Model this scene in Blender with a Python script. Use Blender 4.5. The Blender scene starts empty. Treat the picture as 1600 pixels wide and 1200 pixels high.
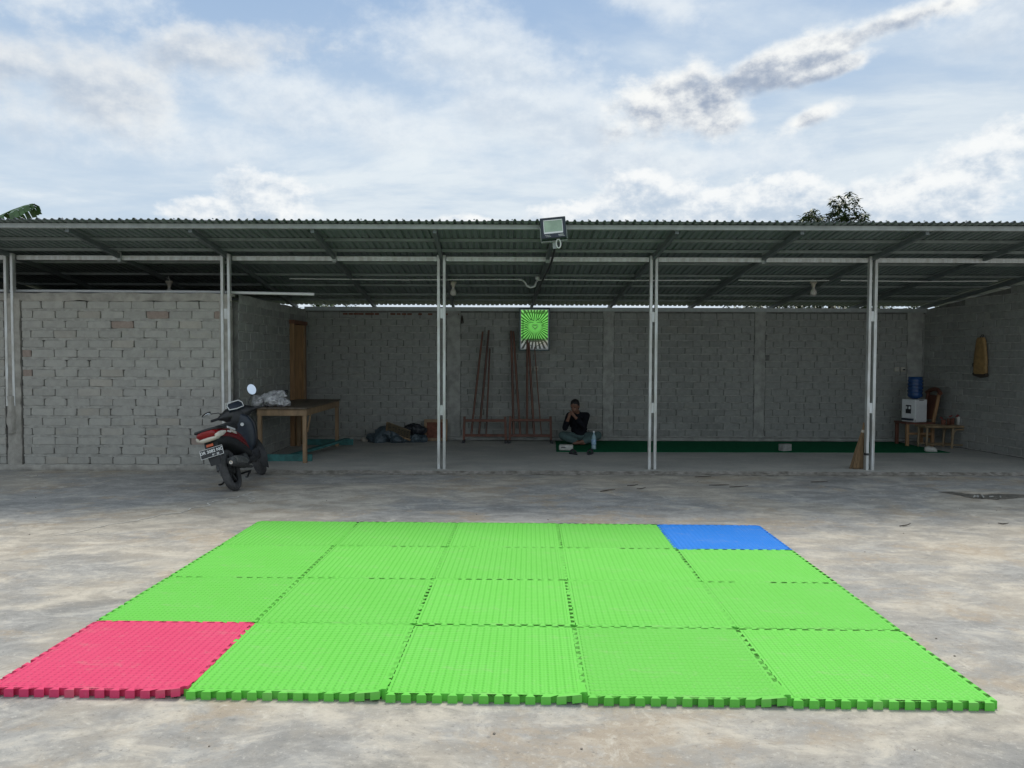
import bpy, bmesh, math, random
from mathutils import Vector, Matrix, noise
rad = math.radians
random.seed(7)
S = bpy.context.scene
COL = S.collection

# ------------------------------------------------------------------ camera
cd = bpy.data.cameras.new('camera'); cam = bpy.data.objects.new('camera', cd); COL.objects.link(cam)
cd.sensor_width = 36.0; cd.lens = 1230 / 1600 * 36.0; cd.clip_start = .05; cd.clip_end = 2000
cam.location = (0, 0, 1.72)
P_, R_ = .036, .0033
cam.matrix_world = Matrix.Translation((0, 0, 1.72)) @ Matrix.Rotation(math.pi / 2 - P_, 4, 'X') @ Matrix.Rotation(R_, 4, 'Z')
S.camera = cam
# ------------------------------------------------------------------ view
S.view_settings.view_transform = 'Standard'; S.view_settings.look = 'None'
S.view_settings.exposure = 0.0; S.view_settings.gamma = 1.0; S.view_settings.use_curve_mapping = False
S.render.engine = 'CYCLES'
S.cycles.use_denoising = True
S.cycles.max_bounces = 8; S.cycles.diffuse_bounces = 5; S.cycles.glossy_bounces = 3
# ------------------------------------------------------------------ sun
SUN_EL, SUN_AZ = 58.0, 20.0          # azimuth measured from the view direction (+Y) to the right
sl = bpy.data.lights.new('sun', 'SUN'); so = bpy.data.objects.new('sun', sl); COL.objects.link(so)
sl.energy = 3.0; sl.angle = rad(24); sl.color = (1.0, .93, .82)
sd = Vector((math.sin(rad(SUN_AZ)) * math.cos(rad(SUN_EL)), math.cos(rad(SUN_AZ)) * math.cos(rad(SUN_EL)), math.sin(rad(SUN_EL))))
so.rotation_euler = sd.to_track_quat('Z', 'Y').to_euler(); so.location = sd * 60
# ------------------------------------------------------------------ node helper
class NT:
    def __init__(s, tree): s.t = tree; s.n = tree.nodes; s.l = tree.links
    def new(s, typ, **kw):
        nd = s.n.new(typ)
        for k, v in kw.items(): setattr(nd, k, v)
        return nd
    def put(s, sock, v):
        if v is None: return
        if isinstance(v, bpy.types.NodeSocket): s.l.new(v, sock)
        elif isinstance(v, (tuple, list)) and len(v) == 3 and sock.type == 'RGBA': sock.default_value = (*v, 1)
        else: sock.default_value = v
    def m(s, op, a, b=None, c=None, clamp=False):
        nd = s.new('ShaderNodeMath', operation=op); nd.use_clamp = clamp
        for i, v in enumerate((a, b, c)): s.put(nd.inputs[i], v)
        return nd.outputs[0]
    def mr(s, v, a, b, c=0.0, d=1.0, smooth=True):
        nd = s.new('ShaderNodeMapRange'); nd.interpolation_type = 'SMOOTHSTEP' if smooth else 'LINEAR'
        for i, x in enumerate((v, a, b, c, d)): s.put(nd.inputs[i], x)
        return nd.outputs[0]
    def mix(s, f, a, b, blend='MIX'):
        nd = s.new('ShaderNodeMix'); nd.data_type = 'RGBA'; nd.blend_type = blend
        s.put(nd.inputs[0], f); s.put(nd.inputs[6], a); s.put(nd.inputs[7], b)
        return nd.outputs[2]
    def noise(s, vec, scale, detail=4, rough=.55, dist=0.0, dim='3D'):
        nd = s.new('ShaderNodeTexNoise'); nd.noise_dimensions = dim
        if vec is not None: s.l.new(vec, nd.inputs['Vector'])
        nd.inputs['Scale'].default_value = scale; nd.inputs['Detail'].default_value = detail
        nd.inputs['Roughness'].default_value = rough; nd.inputs['Distortion'].default_value = dist
        return nd.outputs[0]
    def mapv(s, vec, loc=(0, 0, 0), rot=(0, 0, 0), sc=(1, 1, 1)):
        nd = s.new('ShaderNodeMapping'); s.l.new(vec, nd.inputs[0])
        nd.inputs[1].default_value = loc; nd.inputs[2].default_value = rot; nd.inputs[3].default_value = sc
        return nd.outputs[0]
    def vadd(s, a, b):
        nd = s.new('ShaderNodeVectorMath', operation='ADD'); s.put(nd.inputs[0], a); s.put(nd.inputs[1], b); return nd.outputs[0]
    def sep(s, v):
        nd = s.new('ShaderNodeSeparateXYZ'); s.l.new(v, nd.inputs[0]); return nd.outputs
    def comb(s, x, y, z):
        nd = s.new('ShaderNodeCombineXYZ'); s.put(nd.inputs[0], x); s.put(nd.inputs[1], y); s.put(nd.inputs[2], z); return nd.outputs[0]
# ------------------------------------------------------------------ world: Nishita sky under procedural cloud
W = bpy.data.worlds.new('World'); S.world = W; W.use_nodes = True
w = NT(W.node_tree); w.n.clear()
SKY = .1
def sky_world():
    out = w.new('ShaderNodeOutputWorld'); bg = w.new('ShaderNodeBackground'); w.l.new(bg.outputs[0], out.inputs[0])
    bg.inputs[1].default_value = SKY
    st = w.new('ShaderNodeTexSky', sky_type='NISHITA'); st.sun_disc = False
    st.sun_elevation = rad(SUN_EL); st.sun_rotation = rad(SUN_AZ); st.air_density = 1.0; st.dust_density = 1.5; st.ozone_density = 1.5
    d = w.new('ShaderNodeTexCoord').outputs['Generated']
    x, y, z = w.sep(d)
    az = w.m('MULTIPLY', w.m('ARCTAN2', x, y), 57.2958)
    el = w.m('MULTIPLY', w.m('ARCSINE', z), 57.2958)
    zc = w.m('ADD', w.m('MAXIMUM', z, 0.0), .10)
    plane = w.comb(w.m('DIVIDE', x, zc), w.m('DIVIDE', y, zc), 0.0)
    k = 1 / SKY
    def c(r, g, b): return tuple((v / 255 / 12.92 if v / 255 < .04045 else ((v / 255 + .055) / 1.055) ** 2.4) * k for v in (r, g, b))
    # open sky: the physical sky greyed by thin high haze
    hz = w.mr(el, 4, 26)
    sky = w.mix(hz, c(188, 214, 237), c(154, 184, 220))
    sky = w.mix(.10, sky, st.outputs[0])
    # soft high veil
    v1 = w.noise(w.mapv(plane, rot=(0, 0, .35), sc=(.75, 1.0, 1)), 1.0, 11, .60, .25)
    v2 = w.noise(w.mapv(plane, loc=(3.1, 1.7, 0), sc=(.7, .9, 1)), .42, 5, .5, .2)
    veil = w.mr(w.m('ADD', w.m('MULTIPLY', v1, .62), w.m('MULTIPLY', v2, .5)), .47, .68)
    lowveil = w.m('ADD', w.mr(el, 24, 11, .12, .66), w.mr(el, 27, 48, 0, .6))
    veil = w.m('ADD', w.m('MULTIPLY', veil, .72), lowveil, clamp=True)
    veilcol = w.mix(w.mr(v1, .36, .66), c(200, 215, 230), c(230, 239, 245))
    sky = w.mix(veil, sky, veilcol)
    # heaped clouds
    warp = w.mapv(d, sc=(1, 1, 1.5))
    n1 = w.noise(warp, 6.5, 12, .60, .1)
    nb = w.noise(warp, 16, 10, .62, .0)
    nbu = w.noise(w.vadd(warp, (0.006, 0, .018)), 16, 6, .6, .0)
    def blob(a, e, ra, re, tilt=0.0):
        du = w.m('SUBTRACT', az, a); dv = w.m('SUBTRACT', el, e)
        ct, sn = math.cos(rad(tilt)), math.sin(rad(tilt))
        p = w.m('DIVIDE', w.m('ADD', w.m('MULTIPLY', du, ct), w.m('MULTIPLY', dv, sn)), ra)
        q = w.m('DIVIDE', w.m('SUBTRACT', w.m('MULTIPLY', dv, ct), w.m('MULTIPLY', du, sn)), re)
        r = w.m('SQRT', w.m('ADD', w.m('MULTIPLY', p, p), w.m('MULTIPLY', q, q)))
        return w.m('SUBTRACT', 1.0, r), w.m('ADD', w.m('MULTIPLY', q, .8), w.m('MULTIPLY', p, .35))
    def heap(sky, specs, amp, lo, hi, top, base, soft, contrast=1.0):
        f, qv = None, None
        for sp in specs:
            g, q = blob(*sp)
            if f is None: f, qv = g, q
            else:
                wgt = w.mr(w.m('SUBTRACT', g, f), -.25, .25)
                qv = w.m('ADD', w.m('MULTIPLY', q, wgt), w.m('MULTIPLY', qv, w.m('SUBTRACT', 1.0, wgt)))
                f = w.m('MAXIMUM', f, g)
        fld = w.m('ADD', f, w.m('ADD', w.m('MULTIPLY', w.m('SUBTRACT', n1, .5), amp), w.m('MULTIPLY', w.m('SUBTRACT', nb, .5), amp * .75)))
        dens = w.mr(fld, lo, hi)
        lit = w.m('ADD', w.m('MULTIPLY', w.m('SUBTRACT', nb, nbu), 2.6 * contrast), w.m('ADD', w.m('MULTIPLY', qv, .38), w.m('MULTIPLY', w.m('SUBTRACT', n1, .5), -1.2)))
        lit = w.m('ADD', lit, w.m('MULTIPLY', w.m('SUBTRACT', .5, dens), .45))
        col = w.mix(w.mr(lit, -.75, .22), base, top)
        return w.mix(w.m('MULTIPLY', dens, soft), sky, col)
    # soft pale sheet over the middle, grey heap left, banks along the horizon, one bright heap with a dark base and a long streak
    sky = heap(sky, [(-3, 20.5, 9, 3.0, -10), (3, 17.0, 10, 2.4, -6), (-14, 17.0, 12, 2.4, -8), (-24, 14, 9, 2, 0), (10, 23.5, 5, 1.5, -12), (32, 21, 9, 3, 0), (-31, 21.5, 6, 2, 0), (12, 13.4, 12, 1.6, 0), (60, 22, 20, 7, 0), (-70, 24, 24, 7, 0), (150, 25, 40, 9, 0), (-140, 25, 40, 9, 0), (40, 45, 50, 14, 0), (-60, 50, 60, 14, 0)], 2.8, -.45, .95, c(238, 244, 248), c(206, 218, 231), .80, .7)
    sky = heap(sky, [(-27.5, 16.8, 5.5, 3.6, -16), (-33, 17.2, 6, 2.4, 0), (-21, 19.5, 8, 1.6, 10), (-62, 15, 14, 5, 0), (75, 17, 20, 5, 0), (140, 16, 25, 5, 0), (-130, 18, 30, 6, 0)], 2.3, -.25, .85, c(238, 240, 240), c(180, 193, 210), .80, .6)
    sky = heap(sky, [(-17.0, 10.6, 4.6, 2.0, 6), (-21, 9.6, 4, 1.2, 0), (-4.5, 9.5, 5, .8, 0), (13, 10.5, 11, 2.2, 0), (5, 9.8, 5, 1.7, 0), (28, 10.0, 10, 2.6, 0), (32, 12.4, 6, 2.0, 14), (46, 11, 12, 3, 0), (-48, 10, 12, 2.4, 0), (100, 10, 40, 3, 0), (180, 10, 40, 3, 0), (-110, 10, 40, 3, 0)], 2.1, -.05, .36, c(250, 252, 252), c(190, 206, 223), .92, 1.0)
    sky = heap(sky, [(9.8, 17.2, 3.8, 2.4, 0), (13.0, 17.2, 4.2, 2.9, 0), (14.4, 15.9, 3.2, 2.1, 0), (19.5, 19.2, 8.5, 1.7, 14), (27, 20.9, 8, 1.4, 10), (22, 18.6, 5, .8, 14), (20.5, 15.8, 3.0, .9, 20)], 1.9, -.06, .62, c(251, 252, 250), c(160, 173, 193), .95, .9)
    w.l.new(sky, bg.inputs[0])
sky_world()

# ------------------------------------------------------------------ mesh helpers
class MB:
    """collects shapes into one bmesh"""
    def __init__(s): s.b = bmesh.new()
    def box(s, c, size, rot=None, bev=0.0, taper=None):
        r = bmesh.ops.create_cube(s.b, size=1.0); vs = r['verts']
        for v in vs:
            v.co = Vector((v.co.x * size[0], v.co.y * size[1], v.co.z * size[2]))
            if taper and v.co.z > 0: v.co.x *= taper; v.co.y *= taper
        if bev > 0:
            es = list({e for v in vs for e in v.link_edges})
            r2 = bmesh.ops.bevel(s.b, geom=es, offset=bev, segments=2, affect='EDGES', profile=.5)
            vs = list({v for f in r2['faces'] for v in f.verts} | {v for v in vs if v.is_valid})
        M = Matrix.Translation(c) @ (rot.to_4x4() if rot else Matrix.Identity(4))
        for v in vs: v.co = M @ v.co
        return s
    def bar(s, a, b, wx, wy, bev=0.0, up=Vector((0, 0, 1))):
        a, b = Vector(a), Vector(b); d = (b - a); L = d.length; d.normalize()
        if abs(d.dot(up)) > .95: up = Vector((0, 1, 0))
        x = d.cross(up).normalized(); y = x.cross(d).normalized()
        R = Matrix((x, y, d)).transposed()
        return s.box((a + b) / 2, (wx, wy, L), R, bev)
    def tube(s, pts, r, n=10, cap=True):
        pts = [Vector(p) for p in pts]; rs = r if isinstance(r, (list, tuple)) else [r] * len(pts)
        rings = []; prev = None
        for i, p in enumerate(pts):
            t = (pts[min(i + 1, len(pts) - 1)] - pts[max(i - 1, 0)]).normalized()
            if prev is None:
                up = Vector((0, 0, 1)) if abs(t.z) < .9 else Vector((1, 0, 0))
                x = t.cross(up).normalized()
            else: x = (prev - t * prev.dot(t)).normalized()
            prev = x; y = t.cross(x)
            rings.append([s.b.verts.new(p + rs[i] * (math.cos(a) * x + math.sin(a) * y)) for a in [2 * math.pi * k / n for k in range(n)]])
        for A, B in zip(rings, rings[1:]):
            for k in range(n): s.b.faces.new((A[k], A[(k + 1) % n], B[(k + 1) % n], B[k]))
        if cap: s.b.faces.new(rings[0][::-1]); s.b.faces.new(rings[-1])
        return s
    def lathe(s, prof, n=24, c=(0, 0, 0), rot=None):
        """profile of (radius, height) turned round z"""
        M = Matrix.Translation(c) @ (rot.to_4x4() if rot else Matrix.Identity(4)); rings = []
        for r, h in prof:
            rings.append([s.b.verts.new(M @ Vector((r * math.cos(2 * math.pi * k / n), r * math.sin(2 * math.pi * k / n), h))) for k in range(n)])
        for A, B in zip(rings, rings[1:]):
            for k in range(n): s.b.faces.new((A[k], A[(k + 1) % n], B[(k + 1) % n], B[k]))
        if prof[0][0] > 1e-4: s.b.faces.new(rings[0][::-1])
        if prof[-1][0] > 1e-4: s.b.faces.new(rings[-1])
        bmesh.ops.remove_doubles(s.b, verts=[v for R in rings for v in R], dist=1e-6)
        return s
    def loft(s, rings, cap=True):
        R = [[s.b.verts.new(p) for p in ring] for ring in rings]; n = len(R[0])
        for A, B in zip(R, R[1:]):
            for k in range(n): s.b.faces.new((A[k], A[(k + 1) % n], B[(k + 1) % n], B[k]))
        if cap: s.b.faces.new(R[0][::-1]); s.b.faces.new(R[-1])
        return s
    def prism(s, pts, y0, y1):
        """outline in x,z pushed from y0 to y1"""
        A = [s.b.verts.new((p[0], y0, p[1])) for p in pts]; B = [s.b.verts.new((p[0], y1, p[1])) for p in pts]; n = len(pts)
        s.b.faces.new(A); s.b.faces.new(B[::-1])
        for k in range(n): s.b.faces.new((A[k], B[k], B[(k + 1) % n], A[(k + 1) % n]))
        return s
    def ball(s, c, r, sc=(1, 1, 1), sub=2, rot=None):
        q = bmesh.ops.create_icosphere(s.b, subdivisions=sub, radius=r)
        M = Matrix.Translation(c) @ (rot.to_4x4() if rot else Matrix.Identity(4)) @ Matrix.Diagonal((*sc, 1))
        for v in q['verts']: v.co = M @ v.co
        return s
    def limb(s, pts, sub=2):
        """tapered limb as overlapping balls along (point, radius) pairs"""
        for (a, ra), (b, rb) in zip(pts, pts[1:]):
            a, b = Vector(a), Vector(b); L = (b - a).length; n = max(2, int(L / (.28 * min(ra, rb))) + 1)
            for i in range(n + 1):
                t = i / n; s.ball(a.lerp(b, t), ra + (rb - ra) * t, sub=sub)
        return s
    def mesh(s, name, smooth=None):
        bmesh.ops.recalc_face_normals(s.b, faces=s.b.faces)
        me = bpy.data.meshes.new(name); s.b.to_mesh(me); s.b.free()
        if smooth is not None: shade(me, smooth)
        return me
def shade(me, ang=40):
    for p in me.polygons: p.use_smooth = True
    if ang < 180:
        b = bmesh.new(); b.from_mesh(me)
        for e in b.edges:
            e.smooth = not (len(e.link_faces) == 2 and e.calc_face_angle(0) > rad(ang))
        b.to_mesh(me); b.free()
def obj(name, mesh, m=None, parent=None, loc=(0, 0, 0), rot=(0, 0, 0), smooth=None):
    if isinstance(mesh, MB): mesh = mesh.mesh(name, smooth)
    if m is not None and not mesh.materials: mesh.materials.append(m)
    o = bpy.data.objects.new(name, mesh); COL.objects.link(o)
    o.location = loc; o.rotation_euler = rot
    if parent: o.parent = parent
    return o
def tag(o, label=None, cat=None, group=None, kind=None):
    for k, v in (('label', label), ('category', cat), ('group', group), ('kind', kind)):
        if v: o[k] = v
    return o
def thing(name, label, cat, loc=(0, 0, 0), rz=0.0, group=None):
    o = bpy.data.objects.new(name, None); COL.objects.link(o); o.empty_display_size = .1
    o.location = loc; o.rotation_euler = (0, 0, rz)
    return tag(o, label, cat, group)
def fused(mb, name, voxel, smooth_it=2, disp=None):
    """one continuous skin round everything collected in mb"""
    me = mb.mesh(name); tmp = bpy.data.objects.new('tmp', me); COL.objects.link(tmp)
    r = tmp.modifiers.new('r', 'REMESH'); r.mode = 'VOXEL'; r.voxel_size = voxel
    if smooth_it:
        q = tmp.modifiers.new('s', 'SMOOTH'); q.iterations = smooth_it; q.factor = .5
    dg = bpy.context.evaluated_depsgraph_get(); dg.update()
    new = bpy.data.meshes.new_from_object(tmp.evaluated_get(dg)); new.name = name
    bpy.data.objects.remove(tmp); bpy.data.meshes.remove(me)
    if disp:
        for v in new.vertices: v.co += disp(v.co, v.normal)
    for p in new.polygons: p.use_smooth = True
    return new
# ------------------------------------------------------------------ materials
def mat(name, col, rough=.7, var=.15, scale=8.0, metal=0.0, bump=0.0, bscale=60.0, col2=None, stretch=(1, 1, 1), spec=.5, rnd=0.0, detail=6, bdist=.01):
    m = bpy.data.materials.new(name); m.use_nodes = True; t = NT(m.node_tree)
    b = t.n['Principled BSDF']; b.inputs['Roughness'].default_value = rough; b.inputs['Metallic'].default_value = metal
    b.inputs['Specular IOR Level'].default_value = spec
    co = t.new('ShaderNodeTexCoord').outputs['Object']
    oi = t.new('ShaderNodeObjectInfo')
    cs = t.mapv(co, sc=stretch)
    cs = t.vadd(cs, t.comb(t.m('MULTIPLY', oi.outputs['Random'], 37.0), t.m('MULTIPLY', oi.outputs['Random'], 17.0), 0.0))
    n = t.noise(cs, scale, detail, .6)
    f = t.mr(n, .3, .7)
    c2 = col2 or tuple(v * (1 - 2 * var) for v in col)
    c = t.mix(f, c2, col)
    if rnd:
        c = t.mix(1.0, c, t.comb(*[t.mr(oi.outputs['Random'], 0, 1, 1 - rnd, 1 + rnd, False)] * 3), 'MULTIPLY')
    t.put(b.inputs['Base Color'], c)
    t.put(b.inputs['Roughness'], t.mr(n, .2, .8, max(0, rough - .08), min(1, rough + .08), False))
    if bump:
        bn = t.new('ShaderNodeBump'); bn.inputs['Strength'].default_value = bump; bn.inputs['Distance'].default_value = bdist
        t.l.new(t.noise(cs, bscale, 5, .65), bn.inputs['Height']); t.l.new(bn.outputs[0], b.inputs['Normal'])
    return m
M = {}
M['steel'] = mat('galvanised_steel', (.64, .67, .67), .42, .10, 7, .35, .05, 40, col2=(.44, .44, .41), stretch=(2, 2, .5))
M['steel_dull'] = mat('dull_galvanised_steel', (.40, .43, .42), .5, .12, 10, .35, .05, 40)
M['plaster'] = mat('rough_mortar', (.40, .385, .345), .95, .16, 7, 0, .9, 34, spec=.2, bdist=.012)
M['mortar'] = mat('bed_mortar', (.40, .395, .362), .95, .16, 11, 0, .9, 45, spec=.2)
M['core'] = mat('joint_mortar', (.30, .295, .275), .95, .2, 9, 0, .6, 40, spec=.2)
M['wood'] = mat('orange_brown_wood', (.34, .19, .085), .55, .2, 4, 0, .25, 30, stretch=(6, 6, .8))
M['wood_table'] = mat('worn_table_wood', (.33, .22, .125), .65, .2, 4, 0, .3, 30, stretch=(4, 4, 1))
M['wood_top'] = mat('dirty_table_top', (.16, .125, .09), .6, .25, 5, 0, .3, 30, stretch=(5, .7, 1))
M['wood_dark'] = mat('dark_red_wood', (.165, .058, .032), .5, .25, 5, 0, .2, 40, stretch=(2, 2, .5))
M['wood_door'] = mat('dark_door_wood', (.20, .075, .035), .5, .2, 5, 0, .2, 40, stretch=(6, 6, .6))
M['pole'] = mat('reddish_pole_wood', (.155, .060, .032), .45, .25, 6, 0, .1, 60, stretch=(1, 1, .3), rnd=.25)
M['teal_wood'] = mat('teal_painted_wood', (.05, .20, .19), .6, .25, 9, 0, .3, 40)
M['bamboo'] = mat('bamboo', (.30, .215, .12), .5, .2, 9, 0, .2, 40)
M['carpet'] = mat('green_carpet', (.008, .15, .065), 1.0, .15, 30, 0, .7, 300, spec=.1)
M['black'] = mat('black_plastic', (.022, .023, .026), .38, .2, 20)
M['black_matt'] = mat('matt_black_plastic', (.030, .032, .036), .62, .2, 20, 0, .2, 200)
M['navy'] = mat('dark_blue_plastic', (.022, .032, .05), .45, .2, 14)
M['rubber'] = mat('tyre_rubber', (.09, .09, .092), .8, .25, 14, 0, .4, 120)
M['red'] = mat('red_paint', (.20, .008, .015), .22, .1, 10)
M['alu'] = mat('cast_aluminium', (.24, .25, .25), .5, .2, 18, .6, .2, 80)
M['alu_dark'] = mat('dirty_engine_metal', (.10, .105, .11), .6, .3, 18, .4, .3, 80)
M['chrome'] = mat('chrome', (.75, .76, .78), .12, .05, 10, 1.0)
M['mirror'] = mat('mirror_glass', (.85, .88, .9), .03, .02, 5, 1.0)
M['white'] = mat('white_plastic', (.72, .74, .74), .4, .05, 8)
M['white_dirty'] = mat('dirty_white_plastic', (.55, .55, .50), .5, .15, 12)
M['red_lens'] = mat('red_lens', (.26, .008, .010), .12, .1, 10)
M['clear_lens'] = mat('clear_lens', (.72, .68, .60), .15, .1, 10)
M['orange'] = mat('orange_reflector', (.55, .10, .03), .25, .1, 10)
M['skin'] = mat('skin', (.23, .115, .075), .55, .1, 20)
M['hair'] = mat('black_hair', (.012, .011, .011), .6, .2, 60)
M['shirt'] = mat('black_shirt', (.011, .012, .017), .9, .2, 20, spec=.2)
M['trousers'] = mat('teal_grey_trousers', (.10, .155, .15), .9, .15, 12, spec=.2)
M['tarp'] = mat('blue_grey_tarpaulin', (.075, .11, .13), .45, .25, 9, 0, .15, 40)
M['tarp_dark'] = mat('black_tarpaulin', (.014, .017, .024), .45, .2, 9)
M['board'] = mat('weathered_plywood', (.24, .19, .12), .8, .2, 9, 0, .3, 50)
M['bag'] = mat('crumpled_plastic_bag', (.80, .80, .83), .35, .25, 14, 0, .3, 60)
M['blue_bottle'] = mat('blue_water_bottle', (.02, .07, .20), .15, .15, 8)
M['broom'] = mat('palm_rib_broom', (.29, .19, .10), .85, .25, 40, 0, .3, 80, stretch=(3, 3, .2))
M['tan'] = mat('tan_leather', (.36, .225, .085), .6, .2, 14, 0, .2, 60)
M['leaf'] = mat('mango_leaf', (.055, .10, .028), .45, .25, 3, rnd=.2)
M['leaf2'] = mat('banana_leaf', (.06, .14, .035), .4, .25, 4, stretch=(1, 6, 1))
M['bark'] = mat('bark', (.12, .09, .065), .9, .2, 8, 0, .6, 30)
M['twig'] = mat('dry_twig', (.055, .042, .032), .9, .2, 30)
M['stone'] = mat('grey_block', (.36, .36, .34), .95, .15, 14, 0, .7, 50, spec=.2)
M['red_brick'] = mat('red_brick', (.22, .095, .065), .95, .2, 16, 0, .7, 50, spec=.2)
M['conduit'] = mat('white_conduit', (.60, .62, .60), .4, .08, 6)
M['bulb'] = mat('milky_bulb', (.55, .53, .48), .25, .08, 10)
M['beige'] = mat('beige_socket', (.50, .46, .38), .5, .1, 10)

M['rafter'] = mat('shaded_rafter_steel', (.17, .195, .20), .5, .12, 8, .3)  # steel tone darkened to paint in the shade under the roof
M['purlin'] = mat('purlin_steel', (.26, .295, .29), .5, .12, 8, .3)
M['roof'] = mat('roof_underside_metal', (.22, .265, .262), .45, .14, 3.0, .25, stretch=(1, .25, 1))
M['roof_top'] = mat('blue_grey_roof_paint', (.06, .066, .085), .4, .14, 3.0)

def block_material(name, lo, hi, warm=.3, spread=.07):
    m = bpy.data.materials.new(name); m.use_nodes = True; t = NT(m.node_tree); b = t.n['Principled BSDF']
    b.inputs['Roughness'].default_value = .95; b.inputs['Specular IOR Level'].default_value = .2
    co = t.new('ShaderNodeTexCoord').outputs['Object']; oi = t.new('ShaderNodeObjectInfo'); r = oi.outputs['Random']
    cs = t.vadd(co, t.comb(t.m('MULTIPLY', r, 53.0), 0.0, t.m('MULTIPLY', r, 29.0)))
    n = t.noise(cs, 9, 8, .7); n2 = t.noise(cs, 60, 6, .75); n3 = t.noise(t.mapv(cs, sc=(.5, 1, 1)), 4, 5, .6)
    c = t.mix(t.mr(n, .3, .70), lo, hi)
    c = t.mix(t.mr(n2, .55, .72, 0, .3), c, tuple(v * 1.28 for v in hi))
    c = t.mix(t.mr(n2, .44, .28, 0, .5), c, tuple(v * .5 for v in lo))
    c = t.mix(t.mr(n3, .56, .68, 0, .35), c, tuple(v * q for v, q in zip(hi, (1.08, 1.02, .92))))
    h = t.m('FRACT', t.m('MULTIPLY', r, 7.31))
    c = t.mix(t.mr(h, .86, 1.0, 0, warm, False), c, tuple(v * q for v, q in zip(hi, (1.0, .86, .74))))
    c = t.mix(1.0, c, t.comb(*[t.mr(r, 0, 1, 1 - spread, 1 + spread, False)] * 3), 'MULTIPLY')
    t.put(b.inputs['Base Color'], c)
    bn = t.new('ShaderNodeBump'); bn.inputs['Strength'].default_value = .8; bn.inputs['Distance'].default_value = .007
    t.l.new(t.m('ADD', n2, t.m('MULTIPLY', n, .8)), bn.inputs['Height']); t.l.new(bn.outputs[0], b.inputs['Normal'])
    return m
M['block'] = block_material('concrete_block', (.325, .322, .296), (.395, .39, .355))
M['block_interior'] = block_material('darker_concrete_block', (.240, .248, .232), (.310, .316, .295), .15, .10)  # darker, cooler copy of the block colour for the side, back and right walls
M['block_warm'] = block_material('pinkish_block', (.27, .215, .185), (.35, .29, .25))
M['core_dark'] = mat('deep_joint_mortar', (.15, .145, .135), .95, .2, 9, 0, .6, 40, spec=.2)
M['core_interior'] = mat('interior_joint_mortar', (.20, .20, .187), .95, .2, 9, 0, .6, 40, spec=.2)
M['mortar_interior'] = mat('interior_bed_mortar', (.385, .385, .355), .95, .16, 11, 0, .9, 45, spec=.2)
M['plaster_interior'] = mat('interior_rough_mortar', (.40, .405, .375), .95, .16, 7, 0, .9, 34, spec=.2, bdist=.012)

def foam_material(name, col):
    m = bpy.data.materials.new(name); m.use_nodes = True; t = NT(m.node_tree); b = t.n['Principled BSDF']
    b.inputs['Roughness'].default_value = .6; b.inputs['Specular IOR Level'].default_value = .2
    co = t.new('ShaderNodeTexCoord').outputs['Object']; x, y, z = t.sep(co)
    tn = t.new('ShaderNodeAttribute', attribute_type='OBJECT', attribute_name='turn').outputs['Fac']
    sh = t.new('ShaderNodeAttribute', attribute_type='OBJECT', attribute_name='tone').outputs['Fac']
    inv = t.m('SUBTRACT', 1.0, tn)
    u = t.m('ADD', t.m('MULTIPLY', x, inv), t.m('MULTIPLY', y, tn)); v = t.m('ADD', t.m('MULTIPLY', y, inv), t.m('MULTIPLY', x, tn))
    K = 2 * math.pi
    row = t.m('FLOOR', t.m('DIVIDE', v, .030))
    a = t.m('COSINE', t.m('MULTIPLY', u, K / .0417)); c = t.m('COSINE', t.m('MULTIPLY', v, K / .030))
    # rounded knurls in straight columns
    h = t.m('ADD', t.m('MULTIPLY', a, .60), t.m('MULTIPLY', c, .34))
    h = t.mr(h, -.75, .75)
    inside = t.m('MULTIPLY', t.mr(t.m('ABSOLUTE', t.m('SUBTRACT', x, .5)), .475, .465), t.mr(t.m('ABSOLUTE', t.m('SUBTRACT', y, .5)), .475, .465))
    up = t.m('GREATER_THAN', z, .0385)
    mask = t.m('MULTIPLY', inside, up)
    n = t.noise(co, 2.2, 4, .6); n2 = t.noise(co, 26, 5, .65)
    cc = t.mix(t.mr(n, .3, .7, 0, .22), col, tuple(min(1, q * 1.0 + .05) for q in col))
    cc = t.mix(t.mr(n2, .56, .72, 0, .14), cc, (.50, .48, .38)); cc = t.mix(t.mr(t.noise(t.mapv(co, sc=(.6, 1.6, 1)), 6, 8, .7, .6), .55, .68, 0, .16), cc, (.42, .42, .30))
    cc = t.mix(1.0, cc, t.comb(sh, sh, sh), 'MULTIPLY')
    t.put(b.inputs['Base Color'], cc)
    bn = t.new('ShaderNodeBump'); bn.inputs['Strength'].default_value = 1.0; bn.inputs['Distance'].default_value = .006
    t.l.new(t.m('MULTIPLY', h, mask), bn.inputs['Height']); t.l.new(bn.outputs[0], b.inputs['Normal'])
    return m
M['foam_green'] = foam_material('green_foam', (.135, .555, .07))
M['foam_red'] = foam_material('pink_red_foam', (.66, .052, .145))
M['foam_blue'] = foam_material('blue_foam', (.002, .18, .66))

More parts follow.
